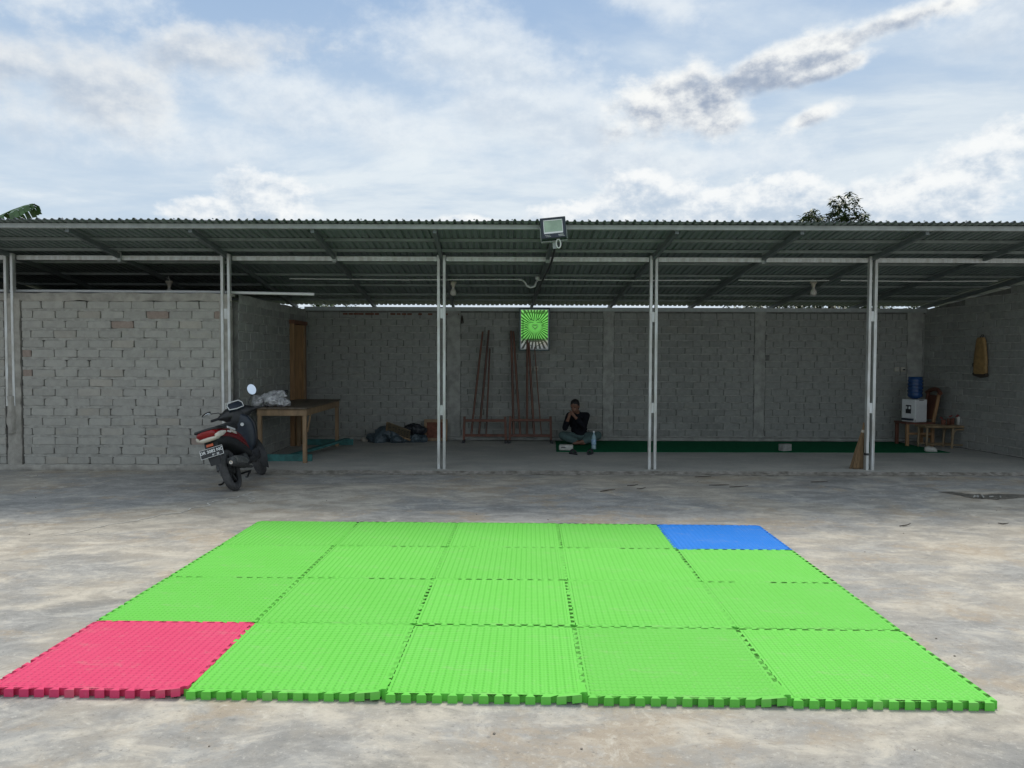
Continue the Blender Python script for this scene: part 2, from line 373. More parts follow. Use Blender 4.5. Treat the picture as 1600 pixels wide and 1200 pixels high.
def ground_material(name, floor=False):
    m = bpy.data.materials.new(name); m.use_nodes = True; t = NT(m.node_tree); b = t.n['Principled BSDF']
    b.inputs['Specular IOR Level'].default_value = .3
    co = t.new('ShaderNodeTexCoord').outputs['Object']
    def at(x, y, sx=1.0, sy=1.0, rz=0.0): return t.mapv(co, loc=(x, y, 0), rot=(0, 0, rz), sc=(sx, sy, 1))
    big = t.noise(at(3, 9, .8, 1.1), .42, 12, .66, .35)
    mid = t.noise(at(7, 2, .7, 1.15, .2), 1.1, 12, .70, .3)
    stroke = t.noise(at(1, 4, .75, 1.25, -.35), 3.2, 12, .74, .5)
    stroke2 = t.noise(at(5, 8, 1.25, .8, -.2), 4.5, 12, .74, .4)
    fine = t.noise(co, 24, 10, .78); grit = t.noise(co, 110, 6, .75)
    c = t.mix(t.mr(stroke, .36, .64), (.225, .224, .217), (.37, .365, .348))
    if floor:
        c = t.mix(.55, c, (.44, .44, .41)); c = t.mix(t.mr(mid, .42, .62, 0, .7), c, (.50, .485, .44)); c = t.mix(t.mr(stroke, .56, .68, 0, .5), c, (.58, .57, .52))
    else:
        c = t.mix(t.mr(big, .45, .58, 0, .7), c, (.385, .345, .285))
        c = t.mix(t.mr(t.m('ADD', t.m('MULTIPLY', mid, .7), t.m('MULTIPLY', stroke2, .3)), .505, .60, 0, .58), c, (.36, .285, .20))
        c = t.mix(t.mr(t.m('ADD', t.m('MULTIPLY', big, .45), t.m('MULTIPLY', stroke, .55)), .495, .61, 0, .75), c, (.53, .49, .415))
        c = t.mix(t.mr(stroke2, .56, .68, 0, .5), c, (.58, .56, .50))
        c = t.mix(t.mr(mid, .44, .33, 0, .55), c, (.165, .165, .16))
    c = t.mix(t.mr(fine, .54, .68, 0, .55), c, (.60, .58, .53))
    c = t.mix(t.mr(fine, .46, .33, 0, .6), c, (.135, .13, .12))
    c = t.mix(t.mr(grit, .58, .70, 0, .4), c, (.66, .63, .57))
    c = t.mix(t.mr(grit, .42, .32, 0, .45), c, (.10, .095, .085))
    t.put(b.inputs['Base Color'], c)
    t.put(b.inputs['Roughness'], t.mr(stroke, .35, .65, .60, .9))
    bn = t.new('ShaderNodeBump'); bn.inputs['Strength'].default_value = .7; bn.inputs['Distance'].default_value = .005
    t.l.new(t.m('ADD', t.m('ADD', fine, t.m('MULTIPLY', grit, .4)), t.m('MULTIPLY', stroke, 1.2)), bn.inputs['Height']); t.l.new(bn.outputs[0], b.inputs['Normal'])
    return m
M['ground'] = ground_material('weathered_concrete'); M['floor'] = ground_material('smooth_shed_concrete', True)

# ------------------------------------------------------------------ ground and shed floor
g = bmesh.new()
vs = [g.verts.new(p) for p in ((-300, -200, 0), (300, -200, 0), (300, 600, 0), (-300, 600, 0))]; g.faces.new(vs)
me = bpy.data.meshes.new('ground'); g.to_mesh(me); g.free()
ground = tag(obj('ground', me, M['ground']), kind='structure')
def strip_mesh(name, pts, wid, z0, z1):
    """a raised or sunk ragged strip following pts on the ground"""
    b = bmesh.new(); pr = None
    for i, p in enumerate(pts):
        a = Vector(pts[max(i - 1, 0)]); c = Vector(pts[min(i + 1, len(pts) - 1)]); t = (c - a).normalized(); nn = Vector((-t.y, t.x))
        wdt = wid * random.uniform(.4, 1.2) * (.3 if i in (0, len(pts) - 1) else 1)
        q = [b.verts.new((p[0] + nn.x * wdt, p[1] + nn.y * wdt, z0)), b.verts.new((p[0], p[1], z1)), b.verts.new((p[0] - nn.x * wdt, p[1] - nn.y * wdt, z0))]
        if pr:
            b.faces.new((pr[0], pr[1], q[1], q[0])); b.faces.new((pr[1], pr[2], q[2], q[1]))
        pr = q
    m_ = bpy.data.meshes.new(name); b.to_mesh(m_); b.free(); return m_
def wander(a, b, n, amp):
    a, b = Vector(a), Vector(b); d = (b - a); nn = Vector((-d.y, d.x)).normalized(); out = []
    for i in range(n + 1):
        t = i / n; out.append(tuple(a.lerp(b, t) + nn * amp * (noise.noise(Vector((t * 6 + a.x, a.y, 3))) * 1.5 + random.uniform(-.25, .25))))
    return out
M['crack'] = mat('dark_crack', (.06, .055, .05), 1.0, .2, 20)
M['patch'] = mat('pale_cement_smear', (.60, .58, .53), .9, .15, 20, 0, .4, 60)
for a, b, wd in (((-3.1, 3.93), (-2.45, 3.15), .010), ((-2.9, 3.3), (-3.6, 2.5), .006)):
    obj('crack', strip_mesh('crack', wander(a, b, 24, .04), wd, .004, .004), M['crack'], ground)
for a, b, wd in (((-4.35, 7.4), (-3.55, 8.6), .012), ((-4.7, 6.3), (-5.9, 5.6), .007), ((-3.6, 8.5), (-3.25, 9.8), .014), ((-3.25, 9.75), (-3.0, 9.1), .01)):
    obj('cement_smear', strip_mesh('cement_smear', wander(a, b, 26, .10), wd, .004, .006), M['patch'], ground)
# shed floor: thin slab with a broken front edge
def slab():
    b = bmesh.new(); top = []; bot = []; x = -8.4
    while x < 9.4:
        y = 11.43 + .05 * noise.noise(Vector((x * .9, 0, 0))) + .05 * noise.noise(Vector((x * 4, 3, 0))) + .02 * noise.noise(Vector((x * 17, 5, 0)))
        if x < -4.2: y = 11.62
        top.append(b.verts.new((x, y + .06 + .05 * noise.noise(Vector((x * 9, 8, 0))), .034))); bot.append(b.verts.new((x, y - .02, -.002)))
        x += .05
    for i in range(len(top) - 1): b.faces.new((bot[i], bot[i + 1], top[i + 1], top[i])).material_index = 1
    e1 = b.verts.new((top[-1].co.x, 16.2, .034)); e0 = b.verts.new((top[0].co.x, 16.2, .034))
    b.faces.new(top + [e1, e0])
    m_ = bpy.data.meshes.new('shed_floor'); b.to_mesh(m_); b.free(); m_.materials.append(M['floor']); m_.materials.append(M['edge_dirt']); return m_
M['edge_dirt'] = mat('dark_edge_dirt', (.13, .12, .10), 1, .35, 9, 0, .9, 40, col2=(.33, .31, .28))
floor = tag(obj('shed_floor', slab(), M['floor']), kind='structure')
FZ = .034
def crumbs():
    # broken mortar and dirt lying along the slab's front edge
    b = bmesh.new(); r = random.Random(41); x = -4.1
    while x < 9.2:
        L = r.uniform(.25, 1.3); y = 11.36 + r.uniform(-.05, .05); n = int(L / .04) + 3; A, B, C_ = [], [], []
        for i in range(n + 1):
            q = x + L * i / n; f = max(0, math.sin(math.pi * i / n)) ** .5; wv = .03 * noise.noise(Vector((q * 6, y, 1)))
            A.append(b.verts.new((q, y - .045 * f * r.uniform(.5, 1.2) + wv, .003))); B.append(b.verts.new((q, y + wv, .006 + .014 * f * r.random()))); C_.append(b.verts.new((q, y + .06 * f * r.uniform(.5, 1.2) + wv, .004)))
        for P, Q in ((A, B), (B, C_)):
            for i in range(n): b.faces.new((P[i], P[i + 1], Q[i + 1], Q[i]))
        x += L * r.uniform(.75, 1.25)
    m_ = bpy.data.meshes.new('edge_dirt'); b.to_mesh(m_); b.free(); return m_
tag(obj('edge_dirt', crumbs(), M['edge_dirt'], floor), kind='stuff')
# ------------------------------------------------------------------ block walls
def block_meshes(n, L=.318, Hh=.112, depth=.055, seed=1, rnd=1.0):
    r = random.Random(seed); out = []
    for k in range(n):
        a, h = L / 2, Hh / 2; j = lambda q: r.uniform(-q, q); c1 = lambda: r.uniform(.006, .03) * rnd; ch = r.random() < .25
        pts = []
        for sx, sz in ((-1, -1), (1, -1), (1, 1), (-1, 1)):
            k1 = c1() * (1.8 if ch and r.random() < .5 else 1); k2 = k1 * r.uniform(.5, 1.0)
            p1 = (sx * a + j(.004), sz * (h - k2)); p2 = (sx * (a - k1), sz * h + j(.003))
            pts += [p1, p2] if sx * sz > 0 else [p2, p1]
        # pts order: BL(2) BR(2) TR(2) TL(2)
        b = bmesh.new(); f = .007
        fr = [b.verts.new((x - math.copysign(f, x), j(.0025), z - math.copysign(f, z))) for x, z in pts]
        sd_ = [b.verts.new((x, .009, z)) for x, z in pts]; bk = [b.verts.new((x, depth, z)) for x, z in pts]
        b.faces.new(fr)
        for A, B in ((fr, sd_), (sd_, bk)):
            for i in range(8): b.faces.new((A[i], A[(i + 1) % 8], B[(i + 1) % 8], B[i]))
        bmesh.ops.recalc_face_normals(b, faces=b.faces)
        # faces must look towards -y
        me = bpy.data.meshes.new('brick'); b.to_mesh(me); b.free(); me.materials.append(M['block']); out.append(me)
    return out
BM = block_meshes(10)
BO = block_meshes(10, seed=17, rnd=.45)
for me in BO: me.materials.clear(); me.materials.append(M['block_interior'])
BW = []
for me in block_meshes(3, seed=5): me.materials.clear(); me.materials.append(M['block_warm']); BW.append(me)
def bed_strip(mb, x0, x1, zc, half, y0, rough, r):
    n = max(2, int((x1 - x0) / .07)); rows = [[], [], [], []]
    for i in range(n + 1):
        x = x0 + (x1 - x0) * i / n; nz = noise.noise(Vector((x * 7, zc * 31, y0)))
        hh = half * (1 + .45 * nz + r.uniform(-.2, .2)); dz = .006 * noise.noise(Vector((x * 3, zc * 17, 9)))
        y = y0 + rough * noise.noise(Vector((x * 11, zc * 23, 4)))
        rows[0].append(mb.b.verts.new((x, .05, zc - hh + dz))); rows[1].append(mb.b.verts.new((x, y, zc - hh * .75 + dz)))
        rows[2].append(mb.b.verts.new((x, y, zc + hh * .75 + dz))); rows[3].append(mb.b.verts.new((x, .05, zc + hh + dz)))
    for A, B in zip(rows, rows[1:]):
        for i in range(n): mb.b.faces.new((A[i], A[i + 1], B[i + 1], B[i]))
def ragged_band(x0, x1, z0, z1, thick, amp, step=.07, vertical=False, y_back=.06):
    """a cast or smeared mortar band with a wavering outline; returns an MB"""
    mb = MB(); L = (z1 - z0) if vertical else (x1 - x0); n = max(3, int(L / step)); R = []
    for i in range(n + 1):
        t = i / n; e0 = amp * (noise.noise(Vector((t * L * 5, x0 * 3, z0))) + .6 * noise.noise(Vector((t * L * 15, x0, z0 + 5)))); e1 = amp * (noise.noise(Vector((t * L * 5, x0 * 3 + 7, z0))) + .6 * noise.noise(Vector((t * L * 15, x0, z0 + 9))))
        if vertical: a, b, cx = x0 + e0, x1 + e1, z0 + (z1 - z0) * t
        else: a, b, cx = z0 + e0, z1 + e1, x0 + (x1 - x0) * t
        row = []
        for k, (s_, y) in enumerate(((0, y_back), (.02, -thick * .4), (.25, -thick), (.5, -thick), (.75, -thick), (.98, -thick * .4), (1, y_back))):
            q = a + (b - a) * s_; yy = y + (thick * .5 * noise.noise(Vector((q * 9, cx * 9, 2))) if 0 < k < 6 else 0)
            row.append(mb.b.verts.new((q, yy, cx) if vertical else (cx, yy, q)))
        R.append(row)
    for A, B in zip(R, R[1:]):
        for k in range(6): mb.b.faces.new((A[k], A[k + 1], B[k + 1], B[k]))
    return mb
def block_wall(root, length, z0, courses, ch, blen, skip=(), core_h=None, core_y=.024, bed_y=.0, bed_rough=.006, seed=1, prefer=None, limit=295, top_fn=None, warm=.06, upright=(), x_start=0.0, gap=.020, interior=True):
    """blocks along local x, facing local -y. skip: (x0,x1,z0,z1) holes. prefer: x that stays one object per block first"""
    r = random.Random(seed); cells = []; beds = MB()
    for c in range(courses):
        z = z0 + c * ch + ch / 2; x = x_start - (blen * r.uniform(.44, .56) if c % 2 else blen * r.uniform(-.04, .04)); up = [u for u in upright if u[2] == c]
        while x < length:
            u = next((u for u in up if u[0] <= x + .05 < u[1]), None)
            bl = .135 if u else blen * (1 if r.random() > .015 else r.choice((.5, .7))) * r.uniform(.985, 1.015)
            a, b = max(x, x_start), min(x + bl, length); x += bl
            for s in skip:       # cut blocks at openings and columns
                if s[2] < z < s[3]:
                    if a < s[0] < b: b = s[0]
                    elif a < s[1] < b: a = s[1]
                    if a >= s[0] - 1e-6 and b <= s[1] + 1e-6: b = a
            if b - a < .05: continue
            if top_fn and z + ch * .4 > top_fn((a + b) / 2): continue
            cells.append((a, b, z))
        segs = [(x_start, length)]
        zb = z0 + c * ch
        for s in skip:
            if s[2] < zb + .01 < s[3]:
                segs = [q for p in segs for q in ((p[0], min(p[1], s[0])), (max(p[0], s[1]), p[1])) if q[1] - q[0] > .05]
        for p in segs:
            if top_fn:
                e = p[1]
                while e > p[0] + .1 and zb > top_fn(e): e -= .05
                s0 = p[0]
                while s0 < e - .1 and zb > top_fn(s0): s0 += .05
                p = (s0, e)
            bed_strip(beds, p[0], p[1], zb, gap * .75 + .004, bed_y, bed_rough, r)
    if prefer is not None: cells.sort(key=lambda q: abs((q[0] + q[1]) / 2 - prefer))
    rest = MB()
    for i, (a, b, z) in enumerate(cells):
        me = r.choice(BW) if r.random() < warm else r.choice(BO if interior else BM)
        sc = Matrix.Diagonal(((b - a - .006 - r.uniform(0, .006)) / .318, 1, (ch - gap) / .112, 1))
        T = Matrix.Translation(((a + b) / 2, r.uniform(-.004, .004), z + r.uniform(-.003, .003))) @ Matrix.Rotation(r.uniform(-.012, .012), 4, 'Y') @ Matrix.Rotation(r.uniform(-.01, .01), 4, 'Z') @ sc
        if i < limit:
            o = bpy.data.objects.new('brick', me); COL.objects.link(o); o.parent = root; o.matrix_local = T
        else:
            n0 = len(rest.b.verts); rest.b.from_mesh(me); rest.b.verts.ensure_lookup_table()
            for v in rest.b.verts[n0:]: v.co = T @ v.co
    if len(rest.b.verts):
        tag(obj('bricks', rest, M['block_interior' if interior else 'block'], root), kind='stuff')
    tag(obj('mortar', beds, M['mortar_interior' if interior else 'mortar'], root, smooth=60), kind='stuff')
def core(root, x0, x1, z0, z1, y0=.024, y1=.13, key='core_interior'):
    obj('wall_core', MB().box(((x0 + x1) / 2, (y0 + y1) / 2, (z0 + z1) / 2), (x1 - x0, y1 - y0, z1 - z0)), M[key], root)

# front wall of the closed room (left)
fw = thing('block_wall', 'pale grey concrete block wall behind the parked scooter, closing the left room', 'wall', (-4.30, 11.62, 0))
core(fw, -4.3, .0, 0, 2.5, .026, key='core_dark'); core(fw, 0, .15, 0, 2.5, .03, key='core_dark')
block_wall(fw, -.0, .075, 17, .1437, .335, skip=((-3.19, -2.93, -1, 9), (-.0, .2, -1, 9)), seed=4, warm=.03, x_start=-4.3, interior=False, bed_y=.004, gap=.031)
obj('ring_beam', ragged_band(-4.3, .17, 2.50, 2.625, .012, .016, y_back=.14), M['plaster'], fw, smooth=50)
obj('base_skirt', ragged_band(-4.3, .05, -.02, .085, .03, .016), M['plaster'], fw, smooth=50)
obj('mortar_column', ragged_band(-3.17, -2.95, 0, 2.54, .018, .02, vertical=True), M['plaster'], fw, smooth=50)
obj('mortar_column', ragged_band(-.02, .16, 0.0, 2.52, .008, .012, vertical=True), M['plaster'], fw, smooth=50)
obj('mortar_lump', ragged_band(-3.165, -3.03, .55, 1.10, .055, .03, vertical=True, y_back=.02), M['plaster'], fw, smooth=50)
obj('wall_top', MB().box((-2.065, .10, 2.600), (4.47, .10, .04)), M['plaster'], fw)
# side wall of the closed room, facing the open bay (local x runs to the back)
sw = thing('block_wall', 'shaded block side wall with the wooden door, left of the open shed', 'wall', (-4.085, 11.78, 0), rad(90))
DX0, DX1 = 2.72, 3.58
core(sw, 0, DX0, 0, 2.5, .008, .10); core(sw, DX1, 3.8, 0, 2.5, .008, .10); core(sw, DX0 + .001, DX1 - .001, 2.36, 2.499, .008, .10)
block_wall(sw, 3.8, .06, 17, .1437, .335, skip=((DX0 - .02, DX1 + .02, -1, 2.36),), core_y=.01, bed_y=.003, bed_rough=.004, seed=9, warm=.0, gap=.016)
obj('ring_beam', ragged_band(.0, 3.81, 2.48, 2.62, .008, .010, y_back=.11), M['plaster_interior'], sw, smooth=50)
# back wall (local x = world x)
BX0, BX1, BY = -9.0, 8.30, 15.62
bwl = thing('block_wall', 'long dim grey block back wall of the shed with the green sign', 'wall', (0, BY, 0))
cols = [(-1.30, -1.02), (1.80, 2.02), (4.80, 5.02), (7.83, 8.14)]
core(bwl, BX0, BX1, 0, 2.60, .008, .12)
block_wall(bwl, 8.2, .12, 18, .1365, .318, skip=tuple((a, b, -1, 9) for a, b in cols), bed_y=.002, bed_rough=.004, seed=21, prefer=1.6, warm=.0, gap=.016, x_start=-4.2,
           upright=((-1.02, 1.8, 17), (5.02, 7.8, 17)))
for a, b in cols: obj('concrete_column', ragged_band(a, b, .04, 2.60, .022, .018, vertical=True), M['plaster_interior'], bwl, smooth=50)
def ledge():
    mb = ragged_band(-4.1, 8.25, FZ - .01, .115, .06, .012); return mb
obj('base_ledge', ledge(), M['plaster_interior'], bwl, smooth=50)
for i in range(22):
    x = -3.3 + i * .105
    if random.random() < .8: obj('red_brick', MB().box((x + random.uniform(-.01, .01), -.001, 2.535), (random.uniform(.07, .10), .03, .035), bev=.004), M['red_brick'], bwl)
obj('steel_channel', MB().box((2.05, -.035, 2.635), (12.3, .05, .075), bev=.004).box((2.05, -.063, 2.665), (12.29, .006, .016)).box((2.05, -.063, 2.604), (12.29, .006, .012)), M['steel_dull'], bwl)
# closing wall at the far end of the left room, and its back wall is the long one
ew = thing('block_wall', 'plain block end wall closing the dark left room', 'wall', (-8.75, 11.7, 0), rad(90))
obj('wall_core', MB().box((2.0, 0, 1.35), (4.0, .12, 2.7)), M['mortar'], ew)
obj('gable_infill', MB().prism([(0, 2.7), (4.0, 2.7), (0, 3.2)], -.05, .05), M['mortar'], ew)
# right hand wall, runs from the back corner towards the front (local x = towards the camera)
RWA = math.atan2(8.53 - 8.17, 15.6 - 13.0)
rw = thing('block_wall', 'bluish grey block wall on the right with the tan pad hung on it', 'wall', (8.165, 15.62, 0), rad(-90) + RWA)
zs = lambda Y: 3.24 - .113 * (Y - 11.7)      # underside of the roof sheets at depth Y
topf = lambda x: zs(15.62 - x * math.cos(RWA)) - .14
obj('wall_core', MB().prism([(0, 0), (4.6, 0), (4.6, topf(4.6) - .005), (0, topf(0) - .005)], .012, .12), M['core_interior'], rw)
block_wall(rw, 4.6, .06, 23, .1365, .318, bed_y=.003, bed_rough=.004, seed=33, warm=.0, gap=.016, top_fn=topf)

# ------------------------------------------------------------------ lean-to shed frame and roof
PX = [-7.398, -4.213, -1.047, 2.090, 5.332, 8.62]
shed = thing('open_shed', 'long open lean-to shed with corrugated metal roof on paired steel posts', 'shed', (0, 11.7, 0))
def part(name, mb, m, smooth=None): return obj(name, mb, m, shed, (0, -11.7, 0), smooth=smooth)
for i, x in enumerate(PX[:5]):
    y = 11.70 if i > 1 else 11.635
    zb = FZ - .004 if i > 1 else (.95 if i == 0 else .0)
    for s in (-1, 1):
        lean = random.uniform(-.006, .006)
        # lipped channel: web and two flanges, folded steel
        mb = MB(); cx = x + s * (.041 if i > 1 else .05)
        mb.bar((cx, y, zb), (cx + lean, y, 3.20), .039, .075, bev=.003)
        if s == 1: mb.bar((cx + .012, y - .0395, zb + .01), (cx + .012 + lean, y - .0395, 3.19), .012, .004)
        part('post_channel', mb, M['steel'])
    for z, hh in ((2.30 + random.uniform(-.05, .05), .15), (.93 + random.uniform(-.03, .03), .15)):
        if i == 0: z += .2
        part('spacer_plate', MB().box((x, y + .006, z), (.044 if i > 1 else .062, .062, hh), bev=.002), M['white'] if i == 4 else M['steel'])
    if i == 4: part('tape_ring', MB().box((x - .041, y, .27), (.045, .081, .035), bev=.004), M['black_matt'])
# girt along the post line, one length per bay
for a, b in zip([-9.6] + PX[:5], PX[:5] + [9.4]):
    y = 11.715
    mb = MB().box(((a + b) / 2, y, 3.145), (b - a - .135, .05, .066), bev=.004)
    part('girt', mb, M['steel'])
    part('girt_lip', MB().box(((a + b) / 2, y - .0275, 3.172), (b - a - .15, .004, .010)), M['steel'])
    m_ = (a + b) / 2
    if a > -9 and b < 9: part('bracket', MB().box((m_, y - .030, 3.17), (.055, .012, .16)).box((m_ + .03, y - .045, 3.17), (.006, .04, .16)), M['steel_dull'])
# rafters under the sheets at the posts and at mid bay
for i, x in enumerate(sorted(PX + [(p + q) / 2 for p, q in zip(PX, PX[1:])] + [-8.6])):
    x2 = x - .14 if x < 8.5 else 8.2
    part('rafter', MB().bar((x + .04, 10.25, zs(10.25) - .072), (x2, 15.98, zs(15.98) - .072), .05, .066, bev=.004), M['rafter'])
for k, y in enumerate((10.22, 10.92, 11.50, 12.30, 13.15, 14.0, 14.85, 15.40)):
    z = zs(y) - .021
    mb = MB().box((0, y, z - (.012 if k == 0 else 0)), (19.6, .045, .062 if k == 0 else .038), Matrix.Rotation(-.113, 3, 'X'), bev=.003)
    part('purlin', mb, M['purlin'] if k else M['steel_dull'])
def roof_sheet_mesh(width=.76, pitch=.095, y0=10.08, y1=16.12):
    prof = []; n = 8
    for i in range(n):
        x = i * pitch
        prof += [(x, 0), (x + pitch * .46, 0), (x + pitch * .60, .017 + .007 * (i % 3 == 0)), (x + pitch * .80, .017 + .007 * (i % 3 == 0)), (x + pitch * .94, 0)]
    prof.append((n * pitch + .03, 0))
    b = bmesh.new(); nx = len(prof); ys = [y0, y0 + .5, 11.7, 13.5, y1]; top = []; bot = []
    for y in ys:
        top.append([b.verts.new((x, y, zs(y) + h + .004)) for x, h in prof]); bot.append([b.verts.new((x, y, zs(y) + h + .002)) for x, h in prof])
    for A, k in ((top, 1), (bot, 0)):
        for P, Q in zip(A, A[1:]):
            for i in range(nx - 1):
                f = b.faces.new((P[i], P[i + 1], Q[i + 1], Q[i]) if k else (Q[i], Q[i + 1], P[i + 1], P[i])); f.material_index = k
    for R_i in (0, len(ys) - 1):
        for i in range(nx - 1):
            f = b.faces.new((bot[R_i][i], bot[R_i][i + 1], top[R_i][i + 1], top[R_i][i]) if R_i == 0 else (top[R_i][i], top[R_i][i + 1], bot[R_i][i + 1], bot[R_i][i])); f.material_index = 1
    me = bpy.data.meshes.new('roof_sheet'); b.to_mesh(me); b.free(); me.materials.append(M['roof']); me.materials.append(M['roof_top']); return me
RS = roof_sheet_mesh()
rr = random.Random(3)
for i in range(26):
    o = obj('roof_sheet', RS, None, shed, (-10.2 + i * .76, -11.7 + rr.uniform(-.025, .01), .0015 * (i % 2) + rr.uniform(0, .003))); o.rotation_euler = (0, rr.uniform(-.004, .004), 0)
for i in range(40):                                   # roofing screws on the visible eave
    x = -9.6 + i * .48
    part('roofing_screw', MB().lathe([(.012, 0), (.012, .006), (.006, .014), (0, .016)], 8, (x + rr.uniform(-.04, .04), 10.13, zs(10.13) + .034)), M['steel_dull'])
# white plastic pipe along the top of the room's wall, conduit under the roof
tag(obj('plastic_pipe', MB().tube([(-9.2, 11.78, 2.665), (-4.6, 11.78, 2.655), (-2.95, 11.76, 2.625)], .022, 12), M['white'], smooth=40), 'white plastic pipe lying along the top of the left block wall and sticking out', 'pipe')
cp = thing('conduit_pipe', 'thin pale electrical conduit clipped under the roof across the bays', 'pipe', (0, 13.0, 0))
zc = 2.985
for a, b in ((-3.7, .10), (.52, 3.45), (3.75, 5.3), (5.45, 8.05)):
    obj('conduit_length', MB().tube([(a, .12, zc), ((a + b) / 2, .12, zc - .012), (b, .12, zc)], .011, 8), M['conduit'], cp, smooth=50)
obj('elbow', MB().tube([(.10, .12, zc), (.16, .10, zc - .01), (.21, .08, zc - .05), (.24, .06, zc - .11), (.30, .05, zc - .14), (.37, .05, zc - .12), (.39, .06, zc - .06), (.42, .10, zc - .01), (.52, .12, zc)], .016, 8), M['conduit'], cp, smooth=50)
obj('junction_box', MB().box((.43, .10, zc + .02), (.10, .05, .05), bev=.006), M['conduit'], cp)
tag(obj('black_cable_pipe', MB().tube([(.60, 10.5, 3.30), (.57, 11.6, 3.08), (.48, 13.0, 2.92), (.40, 15.3, 2.70)], .016, 8), M['black'], smooth=50), 'glossy black cable pipe running down the roof rafter from the floodlight', 'pipe')
def hanging_bulb(x, y, zt, label):
    t = thing('hanging_bulb', label, 'lamp', (x, y, zt), group='bulbs hanging under the shed roof')
    obj('wire', MB().tube([(-.04, 0, .07), (-.015, 0, .05), (-.02, .01, .10), (.01, 0, .02)], .006, 6), M['white_dirty'], t, smooth=60)
    obj('lamp_holder', MB().lathe([(.055, .02), (.06, .0), (.035, -.03), (.026, -.075), (0, -.075)], 14), M['beige'], t, smooth=50)
    obj('bulb', MB().lathe([(.02, -.07), (.024, -.10), (.05, -.14), (.056, -.175), (.042, -.21), (0, -.225)], 14), M['bulb'], t, smooth=60)
hanging_bulb(-1.01, 13.5, 2.96, 'milky bulb hanging from the roof beside the middle post pair left of the sign')
hanging_bulb(5.145, 13.5, 2.98, 'milky bulb hanging from the roof on the right side of the shed')
hanging_bulb(-5.6, 12.9, 2.90, 'dim bulb hanging in the dark opening above the left block wall')
# wooden door in the side wall
door = thing('wooden_door', 'narrow orange brown wooden double door in the left side wall near the corner', 'door', (-4.085, 11.78, 0), rad(90))
dz = 2.30
obj('door_frame', MB().box((DX0 + .035, -.01, dz / 2), (.07, .13, dz), bev=.004), M['wood'], door)
obj('door_frame', MB().box((DX1 - .035, -.01, dz / 2), (.07, .13, dz), bev=.004), M['wood_door'], door)
obj('door_head', MB().box(((DX0 + DX1) / 2, -.015, dz + .03), (DX1 - DX0 + .08, .15, .07), bev=.004), M['wood_door'], door)
lf = obj('door_leaf', MB().box((.20, 0, dz / 2), (.40, .035, dz - .04), bev=.003), M['wood'], door, (DX0 + .075, -.02, 0), (0, 0, rad(-16)))
tag(lf, 'lighter ajar leaf of the double door')
obj('door_leaf', MB().box((DX1 - .25, .03, dz / 2), (.36, .035, dz - .04), bev=.003), M['wood_door'], door)
obj('door_stile', MB().box((.385, -.022, dz / 2), (.05, .02, dz - .05), bev=.003), M['wood_table'], door, (DX0 + .075, -.02, 0), (0, 0, rad(-16)))

